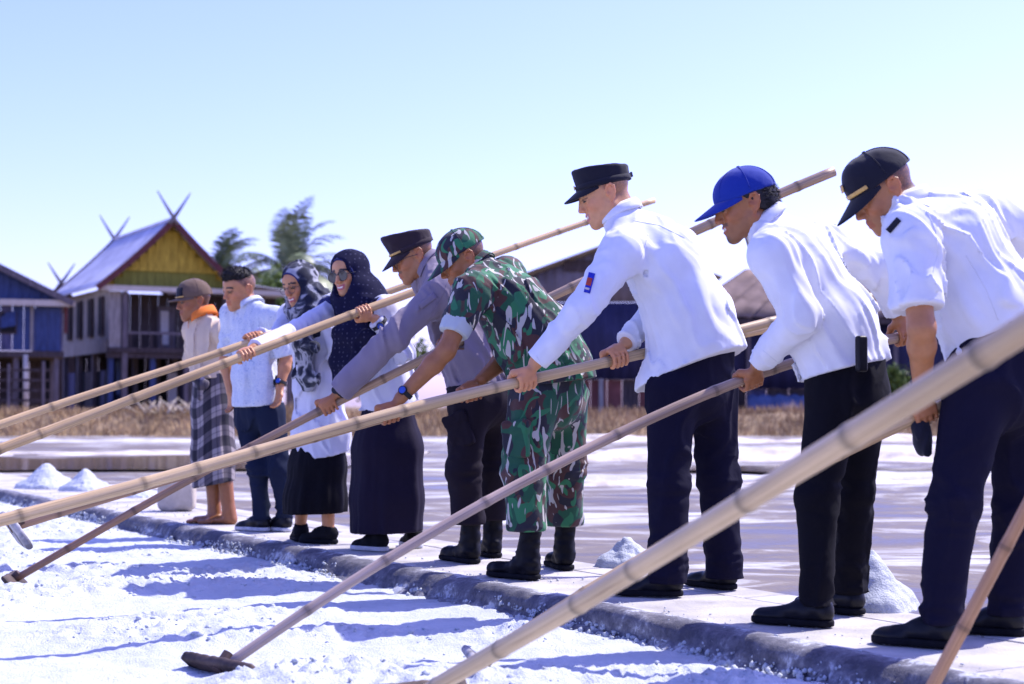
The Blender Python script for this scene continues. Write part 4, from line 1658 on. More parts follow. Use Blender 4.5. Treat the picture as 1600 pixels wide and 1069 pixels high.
MAT['denim'] = cloth('dark_denim', (0.010, 0.015, 0.035), crease=0.18, sheen=0.0)
MAT['skirt'] = cloth('dark_plum_cloth', (0.011, 0.008, 0.020), crease=0.12, sheen=0.0)
MAT['brownblack'] = cloth('dark_brown_twill', (0.014, 0.010, 0.016), crease=0.18, sheen=0.0)
MAT['camo'] = camo_mat()
MAT['camo_lining'] = cloth('pale_cuff_cloth', (0.42, 0.46, 0.47))
MAT['floral'] = pattern_mat('floral_print', [(0.44, (0.010, 0.012, 0.026)), (0.52, (0.05, 0.055, 0.075)), (0.555, (0.24, 0.24, 0.26)), (0.60, (0.36, 0.36, 0.38)), (0.65, (0.28, 0.28, 0.31)), (0.70, (0.012, 0.014, 0.03))], 11, 1.0, 5.0)
MAT['dots'] = dots_mat('dotted_navy_cloth', (0.010, 0.010, 0.030), (0.045, 0.045, 0.08))
MAT['navytrim'] = cloth('navy_trim', (0.02, 0.025, 0.10))
MAT['leather'] = M('black_leather', (0.005, 0.005, 0.008), 0.42, 0.3, 30, 60, 0.12, 0.003, spec=0.22)
MAT['boot'] = M('boot_leather', (0.0040, 0.0040, 0.007), 0.5, 0.3, 25, 60, 0.12, 0.004, spec=0.12)
MAT['rubber'] = M('rubber_sole', (0.008, 0.008, 0.011), 0.8, 0.3, 30, spec=0.1)
MAT['whiterubber'] = M('white_rubber', (0.5, 0.5, 0.52), 0.7, 0.2, 30)
MAT['capblack'] = cloth('black_cap_cloth', (0.012, 0.012, 0.020), crease=0.15, sheen=0.15)
MAT['capblue'] = cloth('blue_cap_cloth', (0.010, 0.030, 0.24), crease=0.15, sheen=0.15)
MAT['capbrown'] = cloth('brown_cap_cloth', (0.13, 0.085, 0.06), crease=0.15)
MAT['capdark'] = cloth('dark_brown_cap_cloth', (0.028, 0.018, 0.024), crease=0.15, sheen=0.15)
MAT['gold'] = M('gold_braid', (0.55, 0.33, 0.08), 0.45, 0.3, 90, 300, 0.5, 0.003, spec=0.6)
MAT['lens'] = M('dark_lens', (0.012, 0.010, 0.016), 0.08, 0.1, 5, spec=0.8)
MAT['frame'] = M('spectacle_frame', (0.02, 0.018, 0.02), 0.3, 0.1, 5, spec=0.6)
MAT['strap'] = M('watch_strap', (0.012, 0.012, 0.015), 0.6, 0.2, 20)
MAT['dial'] = M('blue_dial', (0.02, 0.06, 0.35), 0.15, 0.2, 50, spec=0.7)
MAT['sblue'] = M('blue_badge', (0.015, 0.03, 0.40), 0.7, 0.1, 20)
MAT['sred'] = M('red_badge', (0.40, 0.05, 0.03), 0.7, 0.1, 20)
MAT['swhite'] = M('pale_badge', (0.55, 0.5, 0.45), 0.7, 0.1, 20)
MAT['plaid'] = plaid_mat()
MAT['teeth'] = M('teeth', (0.75, 0.72, 0.66), 0.3, 0.05, 20)


class Head:
    def __init__(s, c, yaw, pitch, roll=0.0, sc=1.0):
        s.c = np.asarray(c, float)
        s.s = sc
        ya, pi_, ro = math.radians(yaw), math.radians(pitch), math.radians(roll)
        f0 = np.array([-math.cos(ya), -math.sin(ya), 0])
        z = np.array([0, 0, 1.0])
        f = math.cos(pi_) * f0 - math.sin(pi_) * z
        u = math.sin(pi_) * f0 + math.cos(pi_) * z
        l = np.cross(u, f)
        u, l = math.cos(ro) * u + math.sin(ro) * l, math.cos(ro) * l - math.sin(ro) * u
        s.f, s.l, s.u = f, l, u
        s.R = np.stack([f, l, u])

    def __call__(s, x, y, z):
        return s.c + s.s * (x * s.f + y * s.l + z * s.u)

    def local(s, V):
        return (np.asarray(V) - s.c) @ s.R.T / s.s


def head_prims(sh, H, smile=0.0, jaw=1.0, ears=True):
    q = H.s

    def E(c, r, k=0.02, op='u', R=None):
        sh.ell(H(*c), np.array(r) * q, H.R if R is None else R, k * q, op)

    def C(a, b, ra, rb=None, k=0.015, op='u'):
        sh.cap(H(*a), H(*b), ra * q, (ra if rb is None else rb) * q, k * q, op)
    E((-0.014, 0, 0.036), (0.096, 0.076, 0.080), 0.02)
    E((0.026, 0, -0.016), (0.060, 0.061, 0.080), 0.03)
    E((0.045, 0, 0.048), (0.044, 0.058, 0.046), 0.03)
    for s_ in (-1, 1):
        C((-0.004, 0.054 * s_, -0.050), (0.062, 0.018 * s_, -0.094), 0.021 * jaw, 0.017, 0.03)
        E((0.056, 0.036 * s_, -0.024), (0.026, 0.022, 0.022), 0.02)
    E((0.074, 0, -0.098), (0.019, 0.022, 0.018), 0.02)
    E((0.070, 0, -0.062), (0.026, 0.034, 0.028), 0.02)
    C((0.081, -0.032, 0.022), (0.081, 0.032, 0.022), 0.010, None, 0.016)
    for s_ in (-1, 1):
        E((0.099, 0.031 * s_, 0.003), (0.015, 0.017, 0.012), 0.012, 's')
        E((0.079, 0.031 * s_, 0.002), (0.0125, 0.0145, 0.0115), 0.004)
        C((0.087, 0.018 * s_, 0.013), (0.083, 0.043 * s_, 0.011), 0.0045, None, 0.006)
    C((0.089, 0, 0.014), (0.110, 0, -0.026), 0.0065, 0.0098, 0.012)
    E((0.086, 0, -0.012), (0.020, 0.014, 0.030), 0.010)
    for s_ in (-1, 1):
        E((0.100, 0.0115 * s_, -0.031), (0.010, 0.0075, 0.0075), 0.008)
    zl = -0.059 + 0.004 * smile
    C((0.0935, 0.0, -0.0555), (0.080, 0.026, zl), 0.0062, 0.003, 0.007)
    C((0.0935, 0.0, -0.0555), (0.080, -0.026, zl), 0.0062, 0.003, 0.007)
    C((0.0915, 0.0, -0.0700), (0.080, 0.022, zl - 0.002), 0.0068, 0.003, 0.007)
    C((0.0915, 0.0, -0.0700), (0.080, -0.022, zl - 0.002), 0.0068, 0.003, 0.007)
    if smile > 0.5:
        E((0.099, 0, -0.0625), (0.010, 0.017, 0.0038), 0.003, 's')
    if ears:
        for s_ in (-1, 1):
            ra = math.radians(28) * s_
            Re = np.stack([math.cos(ra) * H.f + math.sin(ra) * -H.l, math.cos(ra) * H.l + math.sin(ra) * H.f, H.u])
            E((-0.014, 0.077 * s_, -0.004), (0.018, 0.0065, 0.029), 0.008, 'u', Re)
            rim = [H(-0.002 + 0.0, 0.078 * s_, 0.012), H(-0.010, 0.083 * s_, 0.026), H(-0.024, 0.087 * s_, 0.027), H(-0.033, 0.088 * s_, 0.014), H(-0.031, 0.086 * s_, -0.006), H(-0.020, 0.081 * s_, -0.024), H(-0.009, 0.077 * s_, -0.033)]
            sh.chain(rim, [0.0042 * q, 0.0048 * q, 0.0050 * q, 0.0048 * q, 0.0044 * q, 0.0050 * q, 0.0060 * q], k=0.004)
            E((-0.012, 0.086 * s_, 0.004), (0.009, 0.007, 0.014), 0.005, 's', Re)
            E((-0.001, 0.077 * s_, -0.006), (0.006, 0.006, 0.008), 0.005)


def head_cols(H, V, skin, col, crop=0.0, goatee=0.0, brow=True, stubble=0.0, moustache=0.0, lip=(0.36, 0.12, 0.10), smile=0.0):
    """colour of the face itself: lips, eyes, brows, beard shadow"""
    L = H.local(V)
    x, y, z = L[:, 0], L[:, 1], L[:, 2]
    ay = np.abs(y)
    inh = (np.abs(x) < 0.14) & (ay < 0.1) & (np.abs(z) < 0.14)
    # ruddy cheeks, nose and ears
    rd = np.exp(-(((ay - 0.04) / 0.022) ** 2 + ((z + 0.026) / 0.024) ** 2)) * (x > 0.02)
    rd = np.maximum(rd, np.exp(-((y / 0.016) ** 2 + ((z + 0.026) / 0.014) ** 2)) * (x > 0.09))
    rd = np.maximum(rd, (ay > 0.074) * 0.8) * inh
    col = col * (1 + rd[:, None] * np.array([0.10, -0.10, -0.10]))
    if crop:
        line = np.where(x > -0.005, (x + 0.005) * 1.05 + 0.004, -0.012 + (x + 0.005) * 0.55)
        hr = np.clip((z - line) / 0.018 + 0.3, 0, 1) * (x < 0.062) * (z > -0.075) * ((ay < 0.0765) | (x < -0.04)) * inh
        hr = hr * crop * np.clip(0.75 + 0.4 * vnoise(V * 300), 0, 1)
        col = col * (1 - hr[:, None]) + hr[:, None] * np.array([0.02, 0.017, 0.017])
    if brow:
        b = (x > 0.05) & (np.abs(z - (0.024 + 0.006 * np.sin(np.clip(ay, 0, 0.06) * 60))) < 0.0055) & (ay > 0.012) & (ay < 0.052)
        col[b & inh] = np.array([0.02, 0.014, 0.012])
    ey = (x > 0.06) & (((ay - 0.031) / 0.0145) ** 2 + ((z - 0.001) / 0.0062) ** 2 < 1)
    col[ey & inh] = skin * 0.55
    ir = ey & (np.abs(z) < 0.0036)
    col[ir & inh] = np.array([0.014, 0.010, 0.008])
    lash = (x > 0.06) & (np.abs(ay - 0.031) < 0.017) & (np.abs(z - 0.0085) < 0.0028)
    col[lash & inh] *= 0.35
    zl = 0.004 * smile * np.clip(ay / 0.026, 0, 1)
    lp = (x > 0.074) & (ay < 0.026) & (z - zl > -0.0765) & (z - zl < -0.0515)
    col[lp & inh] = np.array(lip)
    if smile > 0.5:
        te = (x > 0.07) & (ay < 0.018) & (np.abs(z - zl + 0.0625) < 0.0035)
        col[te & inh] = np.array([0.72, 0.69, 0.63])
    if moustache:
        mo = (x > 0.078) & (ay < 0.03) & (z > -0.052) & (z < -0.040)
        col[mo & inh] = col[mo & inh] * (1 - moustache) + moustache * np.array([0.02, 0.016, 0.015])
    if goatee:
        go = np.exp(-((y / 0.022) ** 2 + ((z + 0.100) / 0.016) ** 2)) * (x > 0.045) * inh * goatee
        col = col * (1 - go[:, None]) + go[:, None] * np.array([0.018, 0.014, 0.013])
    if stubble:
        st = (x > 0.0) & (z < -0.04) & (z > -0.125) & ~lp & (x > 0.02)
        col[st & inh] = col[st & inh] * (1 - stubble * 0.5) + stubble * 0.5 * np.array([0.03, 0.025, 0.025])
    return col


def grip(sh, Pt, ax, wrist, q=1.0, toward=None):
    """a hand closed round the pole: palm, four unequal fingers, thumb against them"""
    ax = nrm(ax)
    e1 = nrm((wrist - Pt) - ax * ((wrist - Pt) @ ax))
    e2 = np.cross(ax, e1)
    tw = np.array([-0.2, -1.0, -0.1]) if toward is None else np.asarray(toward, float)
    if e2 @ tw < 0:
        e2 = -e2
    R = 0.0295 * q

    def C(deg, r=R, o=0.0):
        a = math.radians(deg)
        return Pt + r * (math.cos(a) * e1 + math.sin(a) * e2) + ax * o
    K = C(28, R + 0.009 * q)
    sh.sec(wrist, K, ax, 0.026 * q, 0.019 * q, 0.041 * q, 0.0145 * q, k=0.015)
    sh.sec(K, C(58, R + 0.004), ax, 0.040 * q, 0.0125 * q, 0.038 * q, 0.010 * q, k=0.008)
    for i, (r_, end) in enumerate(((0.0086, 205), (0.0090, 228), (0.0086, 220), (0.0074, 190))):
        o = (-1.5 + i) * 0.0205 * q                       # index finger towards the blade
        pts = [C(48, R + 0.006, o), C(92, R + 0.002, o), C(140, R, o), C(180, R - 0.001, o), C(end, R - 0.002, o)]
        sh.chain(pts, [r_ * q * 1.08, r_ * q, r_ * q * 0.97, r_ * q * 0.93, r_ * q * 0.82], k=0.003)
    B0 = wrist * 0.45 + K * 0.55 - ax * 0.026 * q
    pts = [B0, C(-22, R + 0.012, -0.040 * q), C(-66, R + 0.001, -0.046 * q), C(-108, R - 0.002, -0.044 * q)]
    sh.chain(pts, [0.016 * q, 0.0135 * q, 0.0100 * q, 0.0085 * q], k=0.010)


def open_hand(sh, wrist, d, palm_n, q=1.0):
    """a relaxed hand hanging along d, slightly curled towards palm_n"""
    d = nrm(d)
    palm_n = nrm(palm_n - d * (palm_n @ d))
    sd = np.cross(d, palm_n)
    K = wrist + d * 0.085 * q
    sh.sec(wrist, K, sd, 0.026 * q, 0.018 * q, 0.040 * q, 0.014 * q, k=0.015)
    for i, (r_, ln) in enumerate(((0.0084, 0.070), (0.0088, 0.078), (0.0084, 0.072), (0.0073, 0.056))):
        b = K + sd * (-1.5 + i) * 0.0205 * q
        p1 = b + (d * 0.92 + palm_n * 0.35) * ln * 0.45 * q
        p2 = p1 + (d * 0.7 + palm_n * 0.7) * ln * 0.32 * q
        p3 = p2 + (d * 0.35 + palm_n * 0.95) * ln * 0.25 * q
        sh.chain([b, p1, p2, p3], [r_ * q * 1.05, r_ * q, r_ * q * 0.95, r_ * q * 0.8], k=0.004)
    b = wrist + d * 0.03 * q - sd * 0.022 * q
    p1 = b + (d * 0.75 - sd * 0.6 + palm_n * 0.3) * 0.04 * q
    p2 = p1 + (d * 0.9 - sd * 0.1 + palm_n * 0.4) * 0.032 * q
    sh.chain([b, p1, p2], [0.015 * q, 0.0115 * q, 0.0085 * q], k=0.008)


def visor(H, zb, ln, droop, curve, xr, yr, th=0.004, span=72, cx=-0.012):
    g = []
    for i in range(9):
        t = i / 8
        row = []
        for j in range(25):
            a = math.radians(-span + 2 * span * j / 24)
            w = max(0.0, math.cos(a * 90 / span)) ** 0.55
            x = cx + xr * math.cos(a) + ln * t * w
            y = yr * math.sin(a) * (1 - 0.06 * t)
            z = zb - droop * t * w - curve * (y / yr) ** 2 * (0.35 + 0.65 * t)
            row.append(H(x, y, z))
        g.append(row)
    return MB().sheet(np.array(g), th)


def cap_baseball(H, par, mat, tall=0.0, vis_mat=None, droop=0.022, ln=0.078, front=True):
    sh = S()
    sh.ell(H(-0.012, 0, 0.040), np.array([0.113, 0.089, 0.092 + tall]) * H.s, H.R)
    if front:
        sh.ell(H(0.036, 0, 0.066), np.array([0.060, 0.068, 0.068]) * H.s, H.R, k=0.02)
    sh.cut(H(0, 0, 0.030), -H.u - H.f * 0.06)
    sh.fn(lambda p, d: d - 0.0015 * vnoise(p * 45))
    cap = sh.build('cap', mat, 0.005, par)
    visor(H, 0.033, ln, droop, 0.020, 0.108, 0.086).build('visor', vis_mat or mat, cap, smooth=True)
    b = MB()
    b.tube([H(-0.016, 0, 0.130 + tall), H(-0.016, 0, 0.137 + tall)], [0.008, 0.005], 10)
    b.build('button', mat, cap, smooth=True)
    # raised seams between the panels
    for k in range(3):
        a = math.radians(60 * k + 90)
        sb = MB()
        sb.tube([H(-0.012 + 0.1135 * math.cos(a) * math.cos(e), 0.0895 * math.sin(a) * math.cos(e), 0.040 + (0.0925 + tall) * math.sin(e))
                 for e in np.linspace(0.06, math.pi - 0.06, 24)], 0.0016, 6)
        sb.build('seam', mat, cap, smooth=True)
    return cap


def cap_flat(H, par, mat, h=0.078, flare=0.006, tilt=0.0, ln=0.062, droop=0.030, back_gap=True):
    """field cap with an upright band and a flat, slightly sloping crown"""
    sh = S()
    c0 = H(-0.012, 0, 0.034)
    c1 = H(-0.008, 0, 0.034 + h)
    a0, b0 = 0.086 * H.s, 0.108 * H.s
    L = H.l
    n_ = nrm(H.u + H.f * tilt)

    def fn(p):
        q = p - c0.astype(np.float32)
        z = q @ H.u.astype(np.float32)
        t = np.clip(z / (h * H.s), 0, 1)
        x = q @ H.f.astype(np.float32)
        y = q @ L.astype(np.float32)
        e = 1 + flare / 0.1 * t
        d2 = (np.sqrt((x / (b0 * e)) ** 2 + (y / (a0 * e)) ** 2) - 1) * a0
        zt = h * H.s + tilt * x
        dz = np.maximum(-z - 0.004, z - zt)
        r = 0.012
        o = np.stack([d2 + r, dz + r], -1)
        return np.linalg.norm(np.maximum(o, 0), axis=-1) + np.minimum(o.max(-1), 0) - r
    sh._add(fn, (c0 + c1) / 2, 0.16 * H.s, 'u', 0.01)
    sh.fn(lambda p, d: d - 0.0018 * vnoise(p * 38))
    cap = sh.build('cap', mat, 0.005, par)
    visor(H, 0.036, ln, droop, 0.016, 0.106, 0.083, th=0.005).build('visor', mat, cap, smooth=True)
    g = []
    for t in (0.0, 0.022):
        g.append([H(-0.012 + 0.1105 * math.cos(a), 0.0885 * math.sin(a), 0.034 + t) for a in np.linspace(-math.pi, math.pi, 49)])
    MB().sheet(np.array(g), 0.003).build('cap_band', mat, cap, smooth=True)
    return cap


def patch(H, par, name, mat, z0, z1, w, xr=0.111, yr=0.089, cx=-0.012, off=0.002, lean=0.0):
    g = []
    for t in np.linspace(0, 1, 4):
        g.append([H(cx + (xr + off + lean * t) * math.cos(a), (yr + off) * math.sin(a), z0 + (z1 - z0) * t) for a in np.linspace(-w, w, 11)])
    return MB().sheet(np.array(g), 0.002).build(name, mat, par, smooth=True)


def hair_short(H, par, lift=0.004, top=True, front=0.045, nape=-0.055):
    sh = S()
    sh.ell(H(-0.016, 0, 0.038), np.array([0.098 + lift, 0.077 + lift, 0.082 + lift]) * H.s, H.R, k=0.02)
    sh.ell(H(-0.045, 0, -0.010), np.array([0.062 + lift, 0.066 + lift, 0.062]) * H.s, H.R, k=0.03)

    def f(p, d):
        q = (p - H.c.astype(np.float32)) @ H.R.T.astype(np.float32) / H.s
        x, y, z = q[..., 0], q[..., 1], q[..., 2]
        line = np.where(x > -0.005, (x + 0.005) * 1.05 + 0.006, -0.008 + (x + 0.005) * 0.75)
        line = np.where(x > front, 0.062, line)
        m = np.maximum(line - z, nape - z)
        side = np.maximum(np.abs(y) - 0.03, 0)
        return np.maximum(d, (m) * H.s) - 0.0012 * vnoise(p * 170)
    sh.fn(f)
    if top:
        sh.ell(H(0.022, 0, 0.090), np.array([0.062, 0.060, 0.030]) * H.s, H.R, k=0.03)
    return sh.build('hair', MAT['hair'], 0.0045, par)


def glasses(H, par, dark=True, r=0.024):
    fr = MB()
    for s_ in (-1, 1):
        pts = [H(0.101 - 0.10 * (0.034 * 0 + (abs(0.034 + r * 1.1 * math.cos(a)) - 0.034)) * 0.6, s_ * (0.034 + r * 1.1 * math.cos(a)), -0.003 + r * 0.92 * math.sin(a)) for a in np.linspace(0, 2 * math.pi, 25)]
        fr.tube(pts, 0.0022 if dark else 0.0014, 6, cap=False)
        fr.tube([H(0.098, s_ * (0.034 + r), 0.004), H(0.04, s_ * 0.078, 0.006), H(-0.01, s_ * 0.084, 0.0)], 0.002 if dark else 0.0013, 6)
    fr.tube([H(0.102, -0.011, 0.004), H(0.104, 0, 0.006), H(0.102, 0.011, 0.004)], 0.002, 6)
    g = fr.build('glasses', MAT['frame'], par, smooth=True)
    if dark:
        for s_ in (-1, 1):
            lm = MB()
            pts = [H(0.101, s_ * 0.034, -0.003)] + [H(0.100, s_ * (0.034 + r * math.cos(a)), -0.003 + r * 0.86 * math.sin(a)) for a in np.linspace(0, 2 * math.pi, 25)[:-1]]
            lm.add(pts, [(0, 1 + k, 1 + (k + 1) % 24) for k in range(24)])
            lm.build('lens', MAT['lens'], g)
    return g


def watch(par, wr, el, r=0.031, dial=None, toward=(-0.3, -1, 0.3)):
    d = nrm(el - wr)
    c = wr + d * 0.03
    mb = MB()
    ref = nrm(np.asarray(toward, float) - d * (np.asarray(toward, float) @ d))
    b = np.cross(d, ref)
    n = 28
    V, Fs = [], []
    for k in range(n):
        a = 2 * math.pi * k / n
        rad = math.cos(a) * ref + math.sin(a) * b
        for rr_, oo in ((r, -0.010), (r + 0.004, -0.010), (r + 0.004, 0.010), (r, 0.010)):
            V.append(c + rad * rr_ + d * oo)
    for k in range(n):
        k2 = (k + 1) % n
        for j in range(4):
            j2 = (j + 1) % 4
            Fs.append((k * 4 + j, k * 4 + j2, k2 * 4 + j2, k2 * 4 + j))
    w = mb.add(V, Fs).build('wristwatch', MAT['strap'], par, smooth=False)
    cs = c + ref * (r + 0.003)
    mb = MB()
    mb.tube([cs, cs + ref * 0.010], [0.020, 0.019], 20)
    k = mb.build('watch_case', MAT['strap'], w)
    if dial:
        MB().tube([cs + ref * 0.0101, cs + ref * 0.0115], [0.0155, 0.0145], 20).build('dial', MAT[dial], w)
    return w


def foot_frame(heel, toe):
    f = nrm(np.array([toe[0] - heel[0], toe[1] - heel[1], 0]))
    u = np.array([0, 0, 1.0])
    l = np.cross(u, f)
    return f, l, u


def shoe(par, ank, toe, kind='shoe', mat='leather', sole='rubber', length=0.275, pitch=0.0):
    """shoe under the ankle, pointing to toe; boots carry a shaft"""
    f, l, u = foot_frame(ank, toe)
    o = np.array([ank[0], ank[1], WZ + 0.002]) - f * 0.062

    def Q(x, y, z):
        return o + f * x + l * y + u * z
    sh = S()
    k = 0.03
    tz = 0.034 if kind == 'boot' else 0.024
    sh.cap(Q(0.045, 0, 0.050), Q(0.12, 0, 0.050), 0.038, 0.037, k)
    sh.cap(Q(0.11, 0, 0.046), Q(length - 0.040, 0.004, tz), 0.037, 0.022, k)
    sh.ell(Q(length - 0.062, 0.0, tz), (0.060, 0.042, tz * 0.85), (f, l, u), k)
    sh.cap(Q(0.052, 0, 0.055), Q(0.058, 0, 0.105), 0.036, 0.037, k)
    if kind == 'boot':
        sh.cap(Q(0.060, 0, 0.10), Q(0.050, 0, 0.25), 0.043, 0.052, k)
        sh.cap(Q(0.10, 0, 0.080), Q(0.07, 0, 0.14), 0.030, 0.036, k)
        for i in range(6):
            z = 0.085 + 0.026 * i
            x = 0.128 - 0.020 * i * 0.75
            sh.cap(Q(x, -0.022, z), Q(x + 0.004, 0.022, z + 0.006), 0.006, 0.006, 0.004)
    sh.cut(Q(0, 0, 0.018), -u)
    if kind == 'boot':
        sh.cut(Q(0, 0, 0.24), u)
    elif kind == 'shoe':
        sh.cut(Q(0.06, 0, 0.098), u - f * 0.25)
    am = 0.005 if kind == 'boot' else 0.003
    sh.fn(lambda p, d: d - am * vnoise(p * np.array([30, 30, 50], np.float32)) * (np.abs(d) < 0.03))
    s_ = sh.build('boot' if kind == 'boot' else 'shoe', MAT[mat], 0.0055, par)
    so = S()
    so.cap(Q(0.045, 0, 0.012), Q(0.12, 0, 0.012), 0.042, 0.038, k)
    so.cap(Q(0.12, 0, 0.012), Q(length - 0.05, 0, 0.012), 0.038, 0.044, k)
    so.cap(Q(length - 0.07, 0, 0.012), Q(length - 0.036, 0.0, 0.012), 0.042, 0.034, k)
    so.cut(Q(0, 0, 0.024), u)
    so.cut(Q(0, 0, 0.0), -u)
    so.build('sole', MAT[sole], 0.0055, s_)
    if kind == 'laced':
        for i in range(4):
            lb = MB()
            lb.tube([Q(0.10 + 0.022 * i, -0.022, 0.094 - 0.008 * i), Q(0.108 + 0.022 * i, 0, 0.101 - 0.009 * i), Q(0.10 + 0.022 * i, 0.022, 0.094 - 0.008 * i)], 0.003, 6)
            lb.build('lace', MAT['whiterubber'], s_, smooth=True)
    return s_


def collar(par, neck, up, fwd, mat, r=0.066, h=0.042, gap=35, flare=0.012, tilt=0.25):
    up, fwd = nrm(up), nrm(fwd)
    fwd = nrm(fwd - up * (fwd @ up))
    l = np.cross(up, fwd)
    g = []
    for t in np.linspace(0, 1, 5):
        row = []
        for a in np.linspace(gap, 360 - gap, 41):
            a = math.radians(a)
            rr_ = r + flare * (1 - t) + 0.006 * math.sin(3 * a)
            row.append(neck + rr_ * (math.cos(a) * fwd * 1.05 + math.sin(a) * l) + up * (h * (t - 0.35) - tilt * rr_ * math.cos(a)))
        g.append(row)
    # folded-over outer leaf
    for t in np.linspace(0, 1, 4)[1:]:
        row = []
        for a in np.linspace(gap * 0.8, 360 - gap * 0.8, 41):
            a = math.radians(a)
            rr_ = r + 0.008 + 0.016 * t
            row.append(neck + rr_ * (math.cos(a) * fwd * 1.05 + math.sin(a) * l) + up * (h * (0.65 - 0.95 * t) - tilt * rr_ * math.cos(a) - 0.012 * t * max(0, math.cos(a))))
        g.append(row)
    return MB().sheet(np.array(g), 0.003).build('collar', mat, par, smooth=True)


BONES = []


def person(sp):
    d0 = sp['d']
    J = {k: P(v[0], v[1], d0 + v[2]) for k, v in sp['j'].items()}
    base = G(*sp['foot'], WZ)
    root = empty('person', base, sp['label'], 'person', 'people raking salt on the walkway')
    H = Head(P(*sp['head'][:2], d0 + sp['head'][2]), sp['yaw'], sp['pitch'], sp.get('roll', 0), sp.get('hs', 1.0))
    skin = np.array(sp['skin']) * np.array([1.12, 0.96, 0.60])
    q = sp.get('q', 1.0)
    tor = [P(t[0], t[1], d0 + t[2]) for t in sp['torso']]
    ab = [(t[3], t[4]) for t in sp['torso']]
    Ls = nrm(J['shL'] - J['shR'])
    Lh = nrm(J['hipL'] - J['hipR'])
    axis = nrm(tor[-1] - tor[0])
    fwd = nrm(np.cross(Ls, -axis))
    if fwd @ H.f < 0:
        fwd = -fwd
    # ---- hands
    hands = {}
    for sd in 'LR':
        hp = sp['hand' + sd]
        el = J['el' + sd]
        if isinstance(hp, tuple) and isinstance(hp[0], Pole):
            pt, ax = hp[0].pt(hp[1]), hp[0].dir(hp[1])
            wr = pt + nrm(nrm(el - pt) + np.array([0, 0, 0.25])) * 0.088 * q
            hands[sd] = ('grip', pt, ax, wr)
        else:
            wr = P(hp[0], hp[1], d0 + hp[2])
            hands[sd] = ('open', wr, nrm(wr - el), None)
    wrist = {sd: (h[3] if h[0] == 'grip' else h[1]) for sd, h in hands.items()}
    # ---- body: one continuous surface
    b = S()
    head_prims(b, H, sp.get('smile', 0), sp.get('jaw', 1.0), sp.get('ears', True))
    nk = H(-0.040, 0, -0.055)
    b.cap(nk, tor[0], 0.056 * q, 0.060 * q, 0.03)
    b.cap(H(0.0, 0, -0.062), tor[0], 0.046 * q, 0.056 * q, 0.03)
    for i in range(len(tor) - 1):
        L = Ls if i < 2 else Lh
        b.sec(tor[i], tor[i + 1], L, 0.075, 0.055, 0.075, 0.055, 0.03)
    for sd in 'LR':
        s_, e_, w_ = J['sh' + sd], J['el' + sd], wrist[sd]
        b.cap(tor[0] * 0.6 + tor[1] * 0.4, s_, 0.05 * q, 0.046 * q, 0.04)
        b.cap(s_, e_, 0.046 * q, 0.040 * q, 0.03)
        mid = e_ * 0.72 + w_ * 0.28
        b.chain([e_, mid, w_], [0.039 * q, 0.041 * q, 0.026 * q], 0.02)
        if hands[sd][0] == 'grip':
            grip(b, hands[sd][1], hands[sd][2], w_, q, sp.get('toward' + sd))
        else:
            open_hand(b, w_, hands[sd][2] * 0.7 + np.array([0, 0, -0.5]), fwd * 0.6 + np.array([-0.3, -0.2, 0]), q)
        h_, k_, a_ = J['hip' + sd], J['kn' + sd], J['an' + sd]
        if not sp.get('trousers'):
            b.chain([h_, k_, a_], [0.045, 0.044, 0.034], 0.03)
        if sp.get('barefoot'):
            f, l, u = foot_frame(a_, G(*sp['toe' + sd], WZ))
            o = np.array([a_[0], a_[1], WZ]) - f * 0.05
            b.cap(a_, o + f * 0.04 + u * 0.035, 0.034, 0.036, 0.03)
            b.sec(o + f * 0.03 + u * 0.03, o + f * 0.17 + u * 0.025, l, 0.034, 0.03, 0.046, 0.022, 0.03)
            for i, (t_, r_) in enumerate(((0.235, 0.013), (0.238, 0.010), (0.232, 0.0095), (0.223, 0.009), (0.21, 0.0085))):
                y = (i - 2) * 0.0195 * (1 if sd == 'R' else -1)
                b.cap(o + f * 0.16 + l * y + u * 0.02, o + f * t_ + l * y * 1.1 + u * 0.011, r_ * 1.2, r_, 0.006)
            b.cap(J['an' + sd], J['kn' + sd], 0.034, 0.052, 0.03)

    def colf(V):
        col = np.tile(skin, (len(V), 1)).astype(float)
        col = head_cols(H, V, skin, col, sp.get('crop', 0.0), sp.get('goatee', 0.0), True, sp.get('stubble', 0), sp.get('moustache', 0), sp.get('lip', tuple(skin * np.array([0.88, 0.62, 0.62]))), sp.get('smile', 0))
        for sd in 'LR':                                   # paler nails and knuckles, redder palms
            if hands[sd][0] == 'grip':
                r = np.linalg.norm(V - hands[sd][1], axis=1)
                col[r < 0.07] *= np.array([1.03, 0.95, 0.93])
        return col
    body = b.build('body', MAT['skin'], sp.get('vox', 0.0054), root, colf)
    for a_, b_, n_ in (('shL', 'elL', 'upL'), ('shR', 'elR', 'upR'), ('hipL', 'knL', 'thL'), ('knL', 'anL', 'shinL'), ('hipR', 'knR', 'thR'), ('knR', 'anR', 'shinR')):
        BONES.append((sp['id'], n_, round(float(np.linalg.norm(J[a_] - J[b_])), 2)))
    for sd in 'LR':
        BONES.append((sp['id'], 'fore' + sd, round(float(np.linalg.norm(J['el' + sd] - wrist[sd])), 2)))
    BONES.append((sp['id'], 'torso', round(float(np.linalg.norm(tor[0] - tor[-1])), 2), 'shw', round(float(np.linalg.norm(J['shL'] - J['shR'])), 2)))
    # ---- shirt
    sm = MAT[sp['shirt']]
    t = S()
    hem = sp['hem']
    for i in range(len(tor) - 1):
        L = Ls if i < 2 else Lh
        t.sec(tor[i], tor[i + 1], L, ab[i][0], ab[i][1], ab[i + 1][0], ab[i + 1][1], 0.05)
    hemc = P(hem[0], hem[1], d0)
